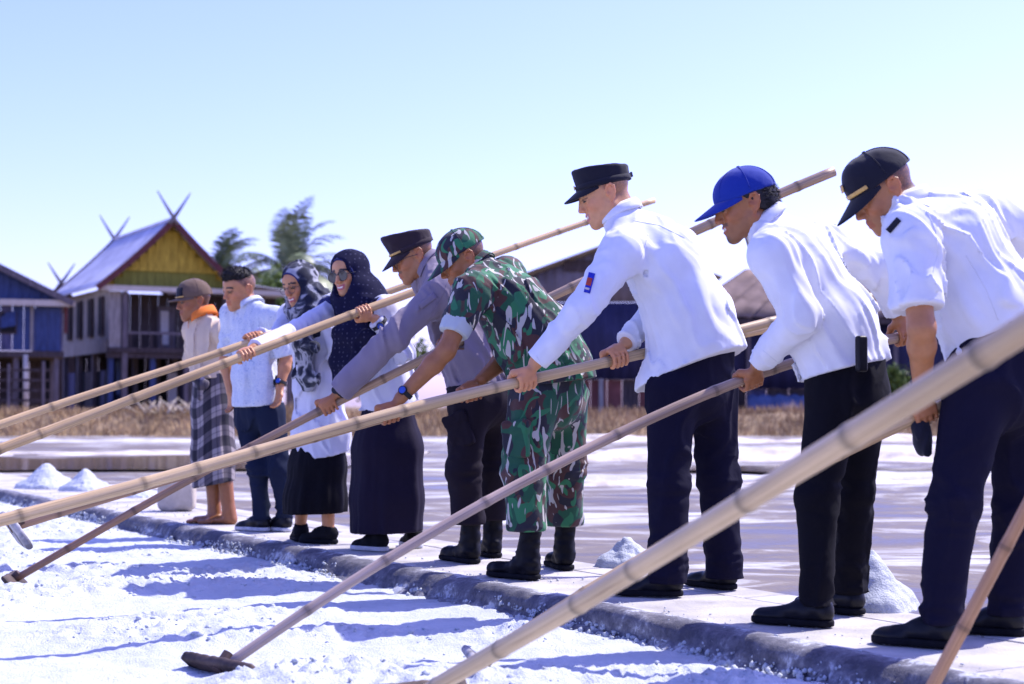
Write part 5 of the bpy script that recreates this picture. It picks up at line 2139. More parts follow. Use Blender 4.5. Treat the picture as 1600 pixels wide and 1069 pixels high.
    if sp.get('hem_ext'):
        hmid = P((hem[0] + hem[2]) / 2, (hem[1] + hem[3]) / 2, d0)
        e_ = tor[-1] + nrm(hmid * sp.get('hem_lean', 1.0) + hemc * (1 - sp.get('hem_lean', 1.0)) - tor[-2]) * 0.16
        t.sec(tor[-1], e_, Lh, ab[-1][0], ab[-1][1], ab[-1][0] * sp['hem_ext'], ab[-1][1] * sp['hem_ext'], 0.05)
    sl = sp['sleeve']
    for sd in 'LR':
        s_, e_, w_ = J['sh' + sd], J['el' + sd], wrist[sd]
        t.cap(tor[0] * 0.45 + tor[1] * 0.55, s_, 0.085 * q, 0.070 * q, 0.06)
        t.cap(tor[0] * 1.02 - tor[1] * 0.02, s_, 0.052 * q, 0.064 * q, 0.05)
        r = sp.get('slr', (0.074, 0.064, 0.052))
        if sl == 'long':
            w2 = w_ + (w_ - e_) * 0.10
            t.chain([s_, e_], [r[0] * q, r[1] * q], 0.04)
            t.chain([e_, w2], [r[1] * q, r[2] * q], 0.025)
        else:
            e2 = s_ + (e_ - s_) * sp.get('short', 0.85)
            e3 = s_ + (e_ - s_) * (sp.get('short', 0.85) + 0.3)
            t.chain([s_, e3], [r[0] * q, r[1] * q], 0.04)
    foldD = sp.get('fold', axis)
    anch = [(J['elL'].astype(np.float32), 0.13), (J['elR'].astype(np.float32), 0.13), ((J['shL'] * 0.6 + tor[1] * 0.4).astype(np.float32), 0.14),
            ((J['shR'] * 0.6 + tor[1] * 0.4).astype(np.float32), 0.14), (tor[-1].astype(np.float32), 0.20), (tor[-2].astype(np.float32), 0.15)]
    t.fn(folds(foldD, sp.get('famp', 0.007) * 1.5, 18.0, d0, 0.13, anch))
    # openings: neck, hem, cuffs
    up_n = nrm(nk - tor[0])
    nr = sp.get('neck_open', 0.058)
    cn = (tor[0] + up_n * 0.035).astype(np.float32)
    upf = up_n.astype(np.float32)

    def neckcut(p, d):
        qv = p - cn
        h_ = qv @ upf
        rad = np.sqrt(np.maximum((qv * qv).sum(-1) - h_ * h_, 0))
        return np.where(rad < 0.085, np.maximum(d, h_), d)
    t.fn(neckcut)
    hn = nrm(P(hem[2], hem[3], d0) - hemc) if len(hem) == 4 else None
    if hn is not None:
        # the plane that holds the hem line of the photo and runs across the hips
        pn = nrm(np.cross(hn, Lh))
        if pn @ axis < 0:
            pn = -pn
    else:
        pn = axis
    sl_cut = []
    for sd in 'LR':
        s_, e_, w_ = J['sh' + sd], J['el' + sd], wrist[sd]
        if sl == 'long':
            c = w_ - nrm(w_ - e_) * 0.004
            a = nrm(w_ - e_)
        else:
            c = s_ + (e_ - s_) * sp.get('short', 0.85)
            a = nrm(e_ - s_)
        sl_cut.append((c.astype(np.float32), a.astype(np.float32)))
    hc = hemc.astype(np.float32)
    pnf = pn.astype(np.float32)
    arms = [(J['sh' + sd].astype(np.float32), J['el' + sd].astype(np.float32), wrist[sd].astype(np.float32)) for sd in 'LR']

    def cutter(p, d):
        # distance to each arm decides which points belong to a sleeve
        tor_d = np.full(d.shape, 9.0, np.float32)
        for i in range(len(tor) - 1):
            a0, a1 = tor[i].astype(np.float32), tor[i + 1].astype(np.float32)
            v = a1 - a0
            tt = np.clip((p - a0) @ v / (v @ v), 0, 1)
            tor_d = np.minimum(tor_d, np.linalg.norm(p - a0 - tt[..., None] * v, axis=-1))
        for (c, a), (s_, e_, w_) in zip(sl_cut, arms):
            s0, s1 = (e_, w_) if sl == 'long' else (s_, e_)
            v = s1 - s0
            tt = np.clip((p - s0) @ v / (v @ v), 0, 1.3)
            ad = np.linalg.norm(p - s0 - tt[..., None] * v, axis=-1)
            m = (ad < 0.10) & (ad < tor_d - 0.02)
            x = (p - c) @ a
            d = np.where(m, np.maximum(d, x), d)
        far = np.minimum.reduce([np.linalg.norm(p - (e_ + w_) / 2, axis=-1) for (_, e_, w_) in arms])
        h = (p - hc) @ pnf
        if sl == 'long':
            ad = np.full(d.shape, 9.0, np.float32)
            for s_, e_, w_ in arms:
                v = w_ - e_
                tt = np.clip((p - e_) @ v / (v @ v), -0.2, 1.3)
                ad = np.minimum(ad, np.linalg.norm(p - e_ - tt[..., None] * v, axis=-1))
            h = np.where((ad < 0.11) & (ad < tor_d - 0.03), -1.0, h)
        return np.maximum(d, h)
    t.fn(cutter)
    for x0, y0, e0, r0, x1, y1, e1, r1 in sp.get('carve', []):
        a0, a1 = P(x0, y0, d0 + e0).astype(np.float32), P(x1, y1, d0 + e1).astype(np.float32)
        vv_ = a1 - a0

        def wedge(p, d, a0=a0, vv_=vv_, r0=r0, r1=r1):
            tt = np.clip((p - a0) @ vv_ / (vv_ @ vv_), 0, 1)
            return np.maximum(d, -(np.linalg.norm(p - a0 - tt[..., None] * vv_, axis=-1) - (r0 + (r1 - r0) * tt)))
        t.fn(wedge)
    shirt = t.build(sp.get('shirt_name', 'shirt'), sm, 0.0080, root)
    # ---- trousers
    if sp.get('trousers'):
        tr = S()
        pel = (J['hipL'] + J['hipR']) / 2
        ra = sp.get('pel', (0.165, 0.130))
        waist = tor[-1] * 0.75 + tor[-2] * 0.25
        tr.sec(waist, pel, Lh, ra[0] * 0.97, ra[1], ra[0], ra[1] * 1.0, 0.06)
        lr = sp.get('leg', (0.098, 0.080, 0.070))
        for sd in 'LR':
            h_, k_, a_ = J['hip' + sd], J['kn' + sd], J['an' + sd]
            a2 = a_ + (a_ - k_) * 0.12
            tr.chain([h_, k_], [lr[0], lr[1]], 0.05)
            tr.chain([k_, a2], [lr[1], lr[2]], 0.03)
            if sp.get('bloused'):
                m_ = k_ * 0.30 + a_ * 0.70
                tr.cap(k_ * 0.45 + a_ * 0.55, m_, 0.074, 0.078, 0.03)
        tr.fn(folds((0.12, 0, 1), 0.010, 9.0, d0 + 3, 0.16))
        kz = {sd: J['kn' + sd].astype(np.float32) for sd in 'LR'}
        az = {sd: J['an' + sd].astype(np.float32) for sd in 'LR'}

        def creases(p, d):
            m = np.abs(d) < 0.05
            qv = p[m]
            w = 0
            for c, rr_ in [(kz['L'], 0.10), (kz['R'], 0.10), (az['L'], 0.10), (az['R'], 0.10)]:
                w = np.maximum(w, np.exp(-((np.linalg.norm((qv - c) * np.array([0.8, 0.8, 1.0], np.float32), axis=-1) / rr_) ** 2)))
            n_ = vnoise(qv * np.array([9, 9, 30], np.float32) + d0)
            d = d.copy()
            d[m] -= w * sp.get('crease', 0.012) * (1 - 2.4 * np.abs(n_))
            return d
        tr.fn(creases)
        cz = sp.get('cuff', 0.055)
        zc = {sd: float(J['an' + sd][2]) - 0.085 + cz for sd in 'LR'}

        def cuffs(p, d):
            nl_ = np.linalg.norm((p - az['L'])[..., :2], axis=-1)
            nr_ = np.linalg.norm((p - az['R'])[..., :2], axis=-1)
            z = np.where(nl_ < nr_, zc['L'], zc['R'])
            return np.maximum(d, z - p[..., 2])
        tr.fn(cuffs)
        if sp.get('belt'):
            bl = sp['belt']
            a_, b_ = P(bl[0], bl[1], d0), P(bl[2], bl[3], d0)
            pn2 = nrm(np.cross(b_ - a_, Lh))
            if pn2 @ axis < 0:
                pn2 = -pn2
            tr.cut(a_ - pn2 * 0.004, -pn2)
        tr.build('trousers', MAT[sp['trousers']], 0.0092, root)
    # ---- footwear
    if not sp.get('barefoot'):
        for sd in 'LR':
            shoe(root, J['an' + sd], G(*sp['toe' + sd], WZ), sp.get('shoe', 'shoe'), sp.get('shoemat', 'leather'), sp.get('sole', 'rubber'), sp.get('shoelen', 0.285))
    # ---- collar
    if sp.get('collar'):
        collar(shirt, tor[0] + up_n * 0.022, up_n, H.f, MAT[sp['collar']], r=sp.get('colr', 0.069), h=sp.get('colh', 0.048))
    return dict(root=root, H=H, J=J, tor=tor, wrist=wrist, shirt=shirt, Ls=Ls, Lh=Lh, fwd=fwd, axis=axis, d=d0, up_n=up_n)

DARK = (0.30, 0.145, 0.085)
MID = (0.36, 0.185, 0.12)
FAIR = (0.52, 0.30, 0.225)

# ---- stout man in a black cap, nearest the camera
p9 = person(dict(
    id='p9', vox=0.0043, crop=0.8, d=5.2, label='stout man in black peaked cap and short-sleeved white shirt, nearest on the walkway', foot=(1470, 1000),
    head=(1380, 300, 0.0), yaw=2, pitch=33, hs=1.04, skin=MID, stubble=0.15,
    j=dict(shL=(1424, 368, -0.19), shR=(1535, 338, 0.19), elL=(1440, 512, -0.26), elR=(1622, 380, 0.24),
           hipL=(1528, 605, -0.09), hipR=(1590, 595, 0.10), knL=(1490, 790, -0.12), knR=(1592, 790, 0.13), anL=(1470, 958, -0.12), anR=(1575, 945, 0.15)),
    handL=(p_last, 1441), handR=(1700, 350, 0.26),
    torso=[(1414, 328, 0.0, 0.075, 0.065), (1490, 378, 0.0, 0.185, 0.138), (1538, 475, 0.0, 0.185, 0.155), (1560, 560, 0.0, 0.175, 0.150)],
    hem=(1476, 604, 1587, 531), sleeve='short', short=0.80, slr=(0.082, 0.078, 0.05), shirt='white', trousers='navy', belt=(1472, 574, 1583, 501),
    pel=(0.188, 0.163), leg=(0.110, 0.081, 0.065), toeL=(1360, 1003), toeR=(1500, 988), collar='white', cuff=0.05, famp=0.011, fold=(0.62, 0.1, -0.78), q=1.04))
# ---- man in a blue cap
p8 = person(dict(
    id='p8', vox=0.0043, d=5.7, label='smiling man in bright blue cap and long-sleeved white shirt', foot=(1280, 975),
    head=(1164, 321, 0.0), yaw=4, pitch=17, hs=1.04, skin=DARK, stubble=0.3, goatee=0.85, moustache=0.6, smile=1.0,
    j=dict(shL=(1206, 400, -0.18), shR=(1282, 384, 0.19), elL=(1252, 494, -0.22), elR=(1378, 424, 0.27),
           hipL=(1302, 622, -0.08), hipR=(1345, 615, 0.10), knL=(1276, 775, -0.12), knR=(1334, 775, 0.14), anL=(1277, 932, -0.14), anR=(1328, 915, 0.19)),
    handL=(p_blue, 1171), handR=(p_blue, 1412),
    torso=[(1199, 357, 0.0, 0.07, 0.062), (1252, 425, 0.0, 0.175, 0.120), (1300, 510, 0.0, 0.180, 0.150), (1320, 580, 0.0, 0.178, 0.152)],
    hem=(1251, 597, 1388, 563), sleeve='long', slr=(0.076, 0.064, 0.043), shirt='white', trousers='black', pel=(0.165, 0.140), leg=(0.096, 0.069, 0.058),
    toeL=(1178, 972), toeR=(1255, 952), collar='white', famp=0.012, shoelen=0.30))
# ---- tall man in a black field cap
p7 = person(dict(
    id='p7', vox=0.0043, crop=0.55, d=6.6, label='tall fair man in flat black field cap and long white shirt, bending over his rake', foot=(1080, 925),
    head=(944, 305, 0.0), yaw=4, pitch=21, hs=1.06, skin=FAIR, smile=1.0, lip=(0.45, 0.17, 0.15),
    j=dict(shL=(972, 396, -0.17), shR=(1030, 372, 0.18), elL=(908, 485, -0.27), elR=(1030, 478, 0.24),
           hipL=(1050, 615, -0.10), hipR=(1110, 602, 0.10), knL=(1044, 755, -0.14), knR=(1122, 745, 0.10), anL=(1045, 890, -0.16), anR=(1132, 883, 0.09)),
    handL=(p_tall, 819), handR=(p_tall, 964),
    torso=[(970, 340, 0.0, 0.072, 0.064), (1036, 408, 0.0, 0.180, 0.155), (1076, 496, 0.0, 0.185, 0.172), (1090, 555, 0.0, 0.190, 0.185)],
    hem=(1003, 608, 1178, 540), hem_ext=1.08, hem_lean=0.4, sleeve='long', slr=(0.082, 0.060, 0.046), shirt='white', trousers='navy', pel=(0.175, 0.150), leg=(0.110, 0.080, 0.077),
    carve=[(1031, 566, -0.20, 0.001, 1019, 612, -0.20, 0.045)], toeL=(985, 930), toeR=(1082, 914), collar='white', cuff=0.03, famp=0.008, q=1.06, shoelen=0.29))
# ---- soldier
p6 = person(dict(
    id='p6', vox=0.0050, crop=0.75, d=7.2, label='soldier in green camouflage uniform, cap and black boots, bent over', foot=(850, 890),
    head=(723, 406, 0.0), yaw=12, pitch=28, hs=1.06, skin=DARK, stubble=0.2,
    j=dict(shL=(738, 456, -0.19), shR=(792, 432, 0.19), elL=(697, 548, -0.27), elR=(795, 555, 0.10),
           hipL=(833, 625, -0.09), hipR=(882, 618, 0.11), knL=(815, 738, -0.14), knR=(882, 730, 0.18), anL=(826, 855, -0.14), anR=(882, 845, 0.28)),
    handL=(p_camo, 608), handR=(p_camo, 737),
    torso=[(753, 426, 0.0, 0.075, 0.066), (796, 472, 0.0, 0.180, 0.140), (832, 530, 0.0, 0.190, 0.180), (858, 580, 0.0, 0.185, 0.180)],
    hem=(788, 610, 931, 590), hem_ext=1.06, sleeve='short', short=0.55, slr=(0.078, 0.064, 0.06), shirt='camo', shirt_name='jacket', trousers='camo', pel=(0.17, 0.155), leg=(0.110, 0.092, 0.078),
    bloused=True, cuff=0.155, shoe='boot', shoemat='boot', toeL=(768, 900), toeR=(830, 872), famp=0.010, collar='camo', shoelen=0.30, q=1.04))
# ---- man in a grey uniform shirt
p5 = person(dict(
    id='p5', vox=0.0050, crop=0.7, d=7.85, label='man in grey uniform shirt, dark peaked cap with gold braid and black boots', foot=(740, 872),
    head=(645, 401, 0.0), yaw=14, pitch=24, hs=1.03, skin=MID, moustache=0.6, stubble=0.2,
    j=dict(shL=(690, 454, -0.17), shR=(668, 438, 0.17), elL=(617, 525, -0.27), elR=(690, 515, 0.16),
           hipL=(736, 625, -0.09), hipR=(772, 622, 0.09), knL=(724, 735, -0.10), knR=(772, 732, 0.14), anL=(735, 842, -0.06), anR=(770, 834, 0.24)),
    handL=(p_grey, 514), handR=(p_grey, 699),
    torso=[(673, 421, 0.0, 0.07, 0.062), (704, 478, 0.0, 0.175, 0.125), (732, 545, 0.0, 0.180, 0.140), (750, 600, 0.0, 0.172, 0.138)],
    hem=(690, 630, 800, 618), belt=(694, 607, 800, 596), sleeve='long', slr=(0.076, 0.066, 0.060), shirt='grey_shirt', trousers='brownblack', pel=(0.180, 0.150), leg=(0.100, 0.079, 0.070),
    bloused=True, cuff=0.155, shoe='boot', shoemat='boot', toeL=(670, 870), toeR=(735, 862), famp=0.009, collar='grey_shirt', shoelen=0.32))
# ---- woman in navy headscarf
p4 = person(dict(
    id='p4', d=8.5, label='smiling woman in dark navy dotted headscarf and sunglasses, white blouse and long dark skirt', foot=(600, 856),
    head=(546, 429, 0.0), yaw=56, pitch=9, roll=-6, hs=1.0, skin=(0.50, 0.29, 0.21), smile=1.0, lip=(0.45, 0.10, 0.11), ears=False,
    j=dict(shL=(602, 484, -0.12), shR=(528, 478, 0.13), elL=(632, 552, -0.20), elR=(460, 516, -0.16),
           hipL=(622, 650, -0.04), hipR=(592, 650, 0.06), knL=(620, 745, -0.1), knR=(595, 745, 0.05), anL=(592, 838, -0.06), anR=(648, 830, 0.14)),
    handL=(p_navy, 567), handR=(p_navy, 386),
    torso=[(562, 466, 0.0, 0.06, 0.055), (572, 515, 0.0, 0.150, 0.105), (598, 590, 0.0, 0.160, 0.125), (610, 640, 0.0, 0.175, 0.140)],
    hem=(545, 645, 690, 615), sleeve='long', slr=(0.064, 0.052, 0.046), shirt='tunic', shirt_name='blouse', shoe='shoe', shoemat='rubber', sole='whiterubber',
    toeL=(548, 858), toeR=(610, 845), famp=0.008, q=0.92, vox=0.0054, shoelen=0.25))
# ---- woman in floral headscarf
p3 = person(dict(
    id='p3', d=8.95, label='woman in grey floral headscarf and clear glasses, long white tunic and black skirt', foot=(500, 846),
    head=(468, 446, 0.0), yaw=52, pitch=17, roll=-4, hs=0.99, skin=(0.44, 0.24, 0.17), lip=(0.42, 0.10, 0.10), ears=False, smile=0.6,
    j=dict(shL=(514, 498, -0.12), shR=(454, 494, 0.12), elL=(528, 556, -0.16), elR=(428, 530, -0.12),
           hipL=(518, 650, -0.06), hipR=(482, 650, 0.08), knL=(512, 740, -0.08), knR=(478, 740, 0.0), anL=(513, 828, -0.06), anR=(470, 815, 0.1)),
    handL=(p_scarf, 502), handR=(p_scarf, 394),
    torso=[(488, 482, 0.0, 0.06, 0.055), (490, 530, 0.0, 0.145, 0.10), (498, 610, 0.0, 0.150, 0.115), (502, 675, 0.0, 0.175, 0.135)],
    hem=(455, 716, 545, 700), hem_ext=1.08, sleeve='long', slr=(0.062, 0.050, 0.044), shirt='tunic', shirt_name='tunic', shoe='shoe', shoemat='rubber',
    toeL=(478, 848), toeR=(440, 824), famp=0.007, q=0.92, vox=0.0054, shoelen=0.25))
# ---- bareheaded man
p2 = person(dict(
    id='p2', crop=0.85, d=9.8, label='bareheaded young man in pale printed shirt and dark trousers looking down', foot=(410, 826),
    head=(374, 453, 0.0), yaw=42, pitch=14, roll=4, hs=1.03, skin=(0.42, 0.22, 0.15), stubble=0.1,
    j=dict(shL=(430, 497, -0.11), shR=(362, 492, 0.13), elL=(447, 562, -0.08), elR=(352, 562, 0.14),
           hipL=(424, 645, -0.08), hipR=(386, 645, 0.08), knL=(436, 735, -0.10), knR=(402, 735, -0.04), anL=(444, 806, -0.04), anR=(409, 806, -0.02)),
    handL=(437, 606, -0.14), handR=(360, 612, 0.10),
    torso=[(391, 483, 0.0, 0.066, 0.06), (397, 530, 0.0, 0.160, 0.11), (399, 590, 0.0, 0.160, 0.118), (403, 630, 0.0, 0.168, 0.125)],
    hem=(350, 637, 445, 628), hem_ext=0.98, sleeve='short', short=0.92, slr=(0.066, 0.058, 0.05), q=0.92, shirt='pale', trousers='denim', pel=(0.155, 0.120), leg=(0.082, 0.058, 0.047),
    toeL=(425, 829), toeR=(373, 828), collar='pale', shoe='laced', sole='whiterubber', famp=0.006, vox=0.0056, shoelen=0.27))
# ---- old man in a sarong
p1 = person(dict(
    id='p1', crop=0.8, d=10.4, label='barefoot old man in brown cap, beige shirt with orange collar and checked sarong', foot=(340, 816),
    head=(303, 472, 0.0), yaw=28, pitch=8, hs=1.03, skin=(0.26, 0.12, 0.07), jaw=0.9,
    j=dict(shL=(348, 520, -0.11), shR=(302, 516, 0.12), elL=(356, 564, 0.10), elR=(300, 560, 0.20),
           hipL=(340, 615, -0.06), hipR=(322, 615, 0.06), knL=(346, 705, -0.03), knR=(330, 705, 0.03), anL=(358, 800, -0.04), anR=(335, 799, 0.02)),
    handL=(336, 598, 0.20), handR=(326, 592, 0.22),
    torso=[(317, 500, 0.0, 0.062, 0.056), (324, 545, 0.0, 0.145, 0.10), (328, 590, 0.0, 0.140, 0.105), (330, 608, 0.0, 0.140, 0.11)],
    hem=(290, 592, 365, 590), sleeve='long', slr=(0.062, 0.054, 0.046), q=0.9, shirt='beige', barefoot=True, toeL=(345, 819), toeR=(316, 818), collar='orange', colh=0.07, famp=0.007, vox=0.0056, colr=0.075))


# ---- headgear
def hair_top(H, par):
    sh = S()
    sh.ell(H(-0.004, 0, 0.066), np.array([0.088, 0.068, 0.064]) * H.s, H.R, k=0.02)
    sh.ell(H(0.036, 0.010, 0.106), np.array([0.054, 0.054, 0.032]) * H.s, H.R, k=0.03)

    def f(p, d):
        q = (p - H.c.astype(np.float32)) @ H.R.T.astype(np.float32) / H.s
        n_ = vnoise(q * np.array([26, 90, 60], np.float32))
        line = 0.052 + 0.012 * np.clip(q[..., 0] / 0.08, -1, 1) + 0.010 * vnoise(q * np.array([55, 55, 10], np.float32))
        return np.maximum(d - 0.006 * np.abs(n_) - 0.002 * vnoise(q * 240), (line - q[..., 2]) * H.s)
    sh.fn(f)
    o = sh.build('hair', MAT['hair'], 0.004, par)
    strands(o, H, lambda L: (L[:, 2] > 0.058), np.array([0.45, 0.1, 0.75]), 1400, 0.024)
    return o


def strands(o, H, sel, lean, n, ln):
    """short loose hairs standing off the hair mass"""
    me = o.data
    V = np.empty(len(me.vertices) * 3, np.float32)
    me.vertices.foreach_get('co', V)
    V = V.reshape(-1, 3)
    L = H.local(V)
    idx = np.nonzero(sel(L))[0]
    idx = RNG.choice(idx, n)
    p = V[idx] + RNG.normal(0, 0.002, (n, 3))
    out = (V[idx] - H.c)
    out /= np.linalg.norm(out, axis=1)[:, None]
    d = out + (lean[0] * H.f + lean[1] * H.l + lean[2] * H.u) + RNG.normal(0, 0.35, (n, 3))
    d /= np.linalg.norm(d, axis=1)[:, None]
    sd = np.cross(d, RNG.normal(0, 1, (n, 3)))
    sd /= np.linalg.norm(sd, axis=1)[:, None]
    l_ = ln * RNG.uniform(0.5, 1.2, (n, 1))
    T = np.stack([p - d * 0.004 - sd * 0.0016, p - d * 0.004 + sd * 0.0016, p + d * l_], 1).reshape(-1, 3)
    return mesh_np('loose_hair', T, np.arange(len(T)).reshape(-1, 3), MAT['hair'], o, False)


def cap_extras(p, kind):
    H, r = p['H'], p['root']
    return H, r


H = p9['H']
c = cap_baseball(H, p9['root'], MAT['capblack'], tall=0.004, droop=0.045, ln=0.085)
patch(H, c, 'gold_braid', MAT['gold'], 0.037, 0.050, 0.95, xr=0.1145, yr=0.0905, cx=-0.012, off=0.003)
patch(H, c, 'emblem', MAT['gold'], 0.066, 0.090, 0.15, xr=0.116, yr=0.09, cx=-0.012, off=0.006, lean=-0.008)
H = p8['H']
h8 = hair_short(H, p8['root'], 0.006, top=False)
strands(h8, H, lambda L: (L[:, 0] < -0.05) & (L[:, 2] < 0.04), np.array([-0.6, 0, -0.7]), 900, 0.016)
cap_baseball(H, p8['root'], MAT['capblue'], tall=0.0, droop=0.036, ln=0.088, front=False)
H = Head(p7['H'](0.004, 0, 0.002), 4, 14, 0, 1.06)
c = cap_flat(H, p7['root'], MAT['capblack'], h=0.075, flare=0.004, tilt=0.12, droop=0.034, ln=0.062)
patch(H, c, 'emblem', MAT['gold'], 0.044, 0.060, 0.14, off=0.005)
MB().box(H(-0.128, 0, 0.052), (0.004, 0.012, 0.010), H.R).build('strap_buckle', MAT['frame'], c)
H = p6['H']
cap_baseball(H, p6['root'], MAT['camo'], tall=0.0, droop=0.045, ln=0.080, front=False)
H = p5['H']
c = cap_flat(H, p5['root'], MAT['capdark'], h=0.085, flare=0.012, tilt=0.22, droop=0.045, ln=0.070)
patch(H, c, 'gold_braid', MAT['gold'], 0.040, 0.050, 0.9, off=0.005)
glasses(H, p5['root'], dark=False, r=0.022)
H = p1['H']
c = cap_baseball(H, p1['root'], MAT['capbrown'], tall=0.016, vis_mat=MAT['capbrown'], droop=0.012, ln=0.066)
patch(H, c, 'front_panel', MAT['capblack'], 0.038, 0.098, 0.60, xr=0.116, yr=0.092, cx=-0.012, off=0.005, lean=-0.014)
patch(H, c, 'gold_braid', MAT['gold'], 0.036, 0.044, 0.7, xr=0.116, yr=0.092, cx=-0.012, off=0.007)
hair_top(p2['H'], p2['root'])


# ---- headscarves
def hijab(p, mat, inner, drape, fall):
    H, r = p['H'], p['root']
    s = S()
    q = H.s
    s.ell(H(-0.018, 0, 0.036), np.array([0.116, 0.094, 0.100]) * q, H.R, 0.03)
    s.ell(H(-0.010, 0, -0.035), np.array([0.094, 0.088, 0.100]) * q, H.R, 0.04)
    s.cap(H(-0.02, 0, -0.075), p['tor'][0], 0.082 * q, 0.100 * q, 0.05)
    # over the shoulders
    for sd in 'LR':
        s.cap(p['tor'][0], p['J']['sh' + sd] * 0.8 + p['tor'][0] * 0.2, 0.105, 0.080, 0.06)
    s.sec(p['tor'][0], p['tor'][0] * 0.35 + p['tor'][1] * 0.65, p['Ls'], 0.135, 0.12, 0.165, 0.125, 0.05)
    # the long end that hangs in front
    pts = [P(a, b_, p['d'] + c_) for a, b_, c_ in drape]
    for i in range(len(pts) - 1):
        s.sec(pts[i], pts[i + 1], p['Ls'], fall[i], 0.030, fall[i + 1], 0.026, 0.04)
    s.fn(folds((0.25, 0.1, 1), 0.010, 11.0, p['d'] * 3, 0.22))
    s.ell(H(0.105, 0, -0.016), np.array([0.092, 0.066, 0.098]) * q, H.R, 0.012, 's')
    # keep the hollow behind the face free for the head
    s.cut(pts[-1], nrm(pts[-1] - pts[-2]))
    o = s.build('headscarf', MAT[mat], 0.0075, r)
    # stiff brim edge of the under-scarf
    mb = MB()
    pp = [H(0.060 + 0.020 * math.cos(a) - 0.012 * abs(math.sin(a)), 0.070 * math.sin(a), -0.012 + 0.100 * math.cos(a)) for a in np.linspace(-2.0, 2.0, 30)]
    mb.tube(pp, 0.006, 8)
    mb.build('underscarf', MAT[inner], o, smooth=True)
    return o


hijab(p4, 'dots', 'navytrim', [(556, 470, -0.10), (548, 520, -0.17), (541, 570, -0.18), (537, 600, -0.17)], [0.13, 0.125, 0.11, 0.085])
hijab(p3, 'floral', 'navytrim', [(474, 486, -0.10), (474, 540, -0.16), (480, 590, -0.17), (482, 612, -0.16)], [0.11, 0.095, 0.08, 0.05])
glasses(p4['H'], p4['root'], dark=True, r=0.029)
glasses(p3['H'], p3['root'], dark=False, r=0.024)


# ---- skirts and sarong
def skirt(p, name, mat, secs, amp, nf, hem_px, wrap=False, seed=0):
    s = S()
    cs = [P(a, b_, p['d'] + c_) for a, b_, c_, _, _ in secs]
    for i in range(len(cs) - 1):
        s.sec(cs[i], cs[i + 1], p['Lh'], secs[i][3], secs[i][4], secs[i + 1][3], secs[i + 1][4], 0.03)
    top, bot = cs[0].astype(np.float32), cs[-1].astype(np.float32)

    def fl(pt, d):
        m = np.abs(d) < 0.09
        qv = pt[m]
        t = np.clip((top[2] - qv[..., 2]) / (top[2] - bot[2]), 0, 1)
        c = top + (bot - top) * t[..., None]
        a = np.arctan2(qv[..., 1] - c[..., 1], qv[..., 0] - c[..., 0])
        w = vnoise(np.stack([np.cos(a) * 2 + seed, np.sin(a) * 2, t * 1.5], -1)) * 1.6
        d = d.copy()
        d[m] -= (amp * (0.25 + 0.75 * t)) * (np.sin(a * nf + w * 2) * 0.6 + 0.5 * vnoise(np.stack([np.cos(a) * 7, np.sin(a) * 7, t * 2 + seed], -1)))
        return d
    s.fn(fl)
    a_, b_ = P(hem_px[0], hem_px[1], p['d']), P(hem_px[2], hem_px[3], p['d'])
    pn = nrm(np.cross(b_ - a_, (0, 1, 0)))
    if pn[2] > 0:
        pn = -pn
    s.cut(a_, pn)
    vecf = None
    if wrap:
        def vecf(V):
            a = np.arctan2(V[:, 1] - cs[0][1], V[:, 0] - cs[0][0])
            return np.stack([a * 0.16 + 0.03 * V[:, 2], V[:, 2] + 0.05 * np.sin(a * 2), a * 0], -1)
    return s.build(name, MAT[mat], 0.009, p['root'], None, vecf)


skirt(p4, 'skirt', 'skirt', [(606, 628, 0.0, 0.140, 0.108), (606, 700, 0.0, 0.205, 0.165), (605, 780, 0.0, 0.215, 0.175), (604, 850, 0.0, 0.22, 0.18)], 0.013, 5, (538, 834, 672, 828), seed=2)
skirt(p3, 'skirt', 'black', [(500, 680, 0.0, 0.150, 0.12), (496, 730, 0.0, 0.175, 0.145), (491, 780, 0.0, 0.19, 0.165), (489, 820, 0.0, 0.195, 0.17)], 0.016, 5, (440, 803, 535, 800), seed=5)
sar = skirt(p1, 'sarong', 'plaid', [(330, 588, 0.0, 0.138, 0.11), (332, 640, 0.0, 0.150, 0.128), (334, 710, 0.0, 0.158, 0.135), (335, 780, 0.0, 0.158, 0.135)], 0.014, 4, (300, 764, 372, 750), wrap=True, seed=8)
k = S()
k.cap(P(305, 590, 10.25), P(318, 600, 10.22), 0.030, 0.036, 0.03)
k.cap(P(314, 602, 10.22), P(312, 622, 10.22), 0.024, 0.014, 0.02)
k.fn(folds((0.5, 0, 1), 0.006, 26, 3.0))
k.build('knot', MAT['plaid'], 0.006, sar, None, lambda V: np.stack([V[:, 0], V[:, 2], V[:, 2] * 0], -1))


# ---- sleeve cuffs, watches, badges, phone case
def ring(par, name, mat, c, a, r, h, t=0.004):
    a = nrm(a)
    ref = nrm(np.cross(a, (0.3, 0.2, 0.9)))
    b_ = np.cross(a, ref)
    g = [[c + a * o + (r + 0.003 * math.sin(5 * k)) * (math.cos(k) * ref + math.sin(k) * b_) for k in np.linspace(0, 2 * math.pi, 37)] for o in np.linspace(0, h, 4)]
    return MB().sheet(np.array(g), t).build(name, mat, par, smooth=True)


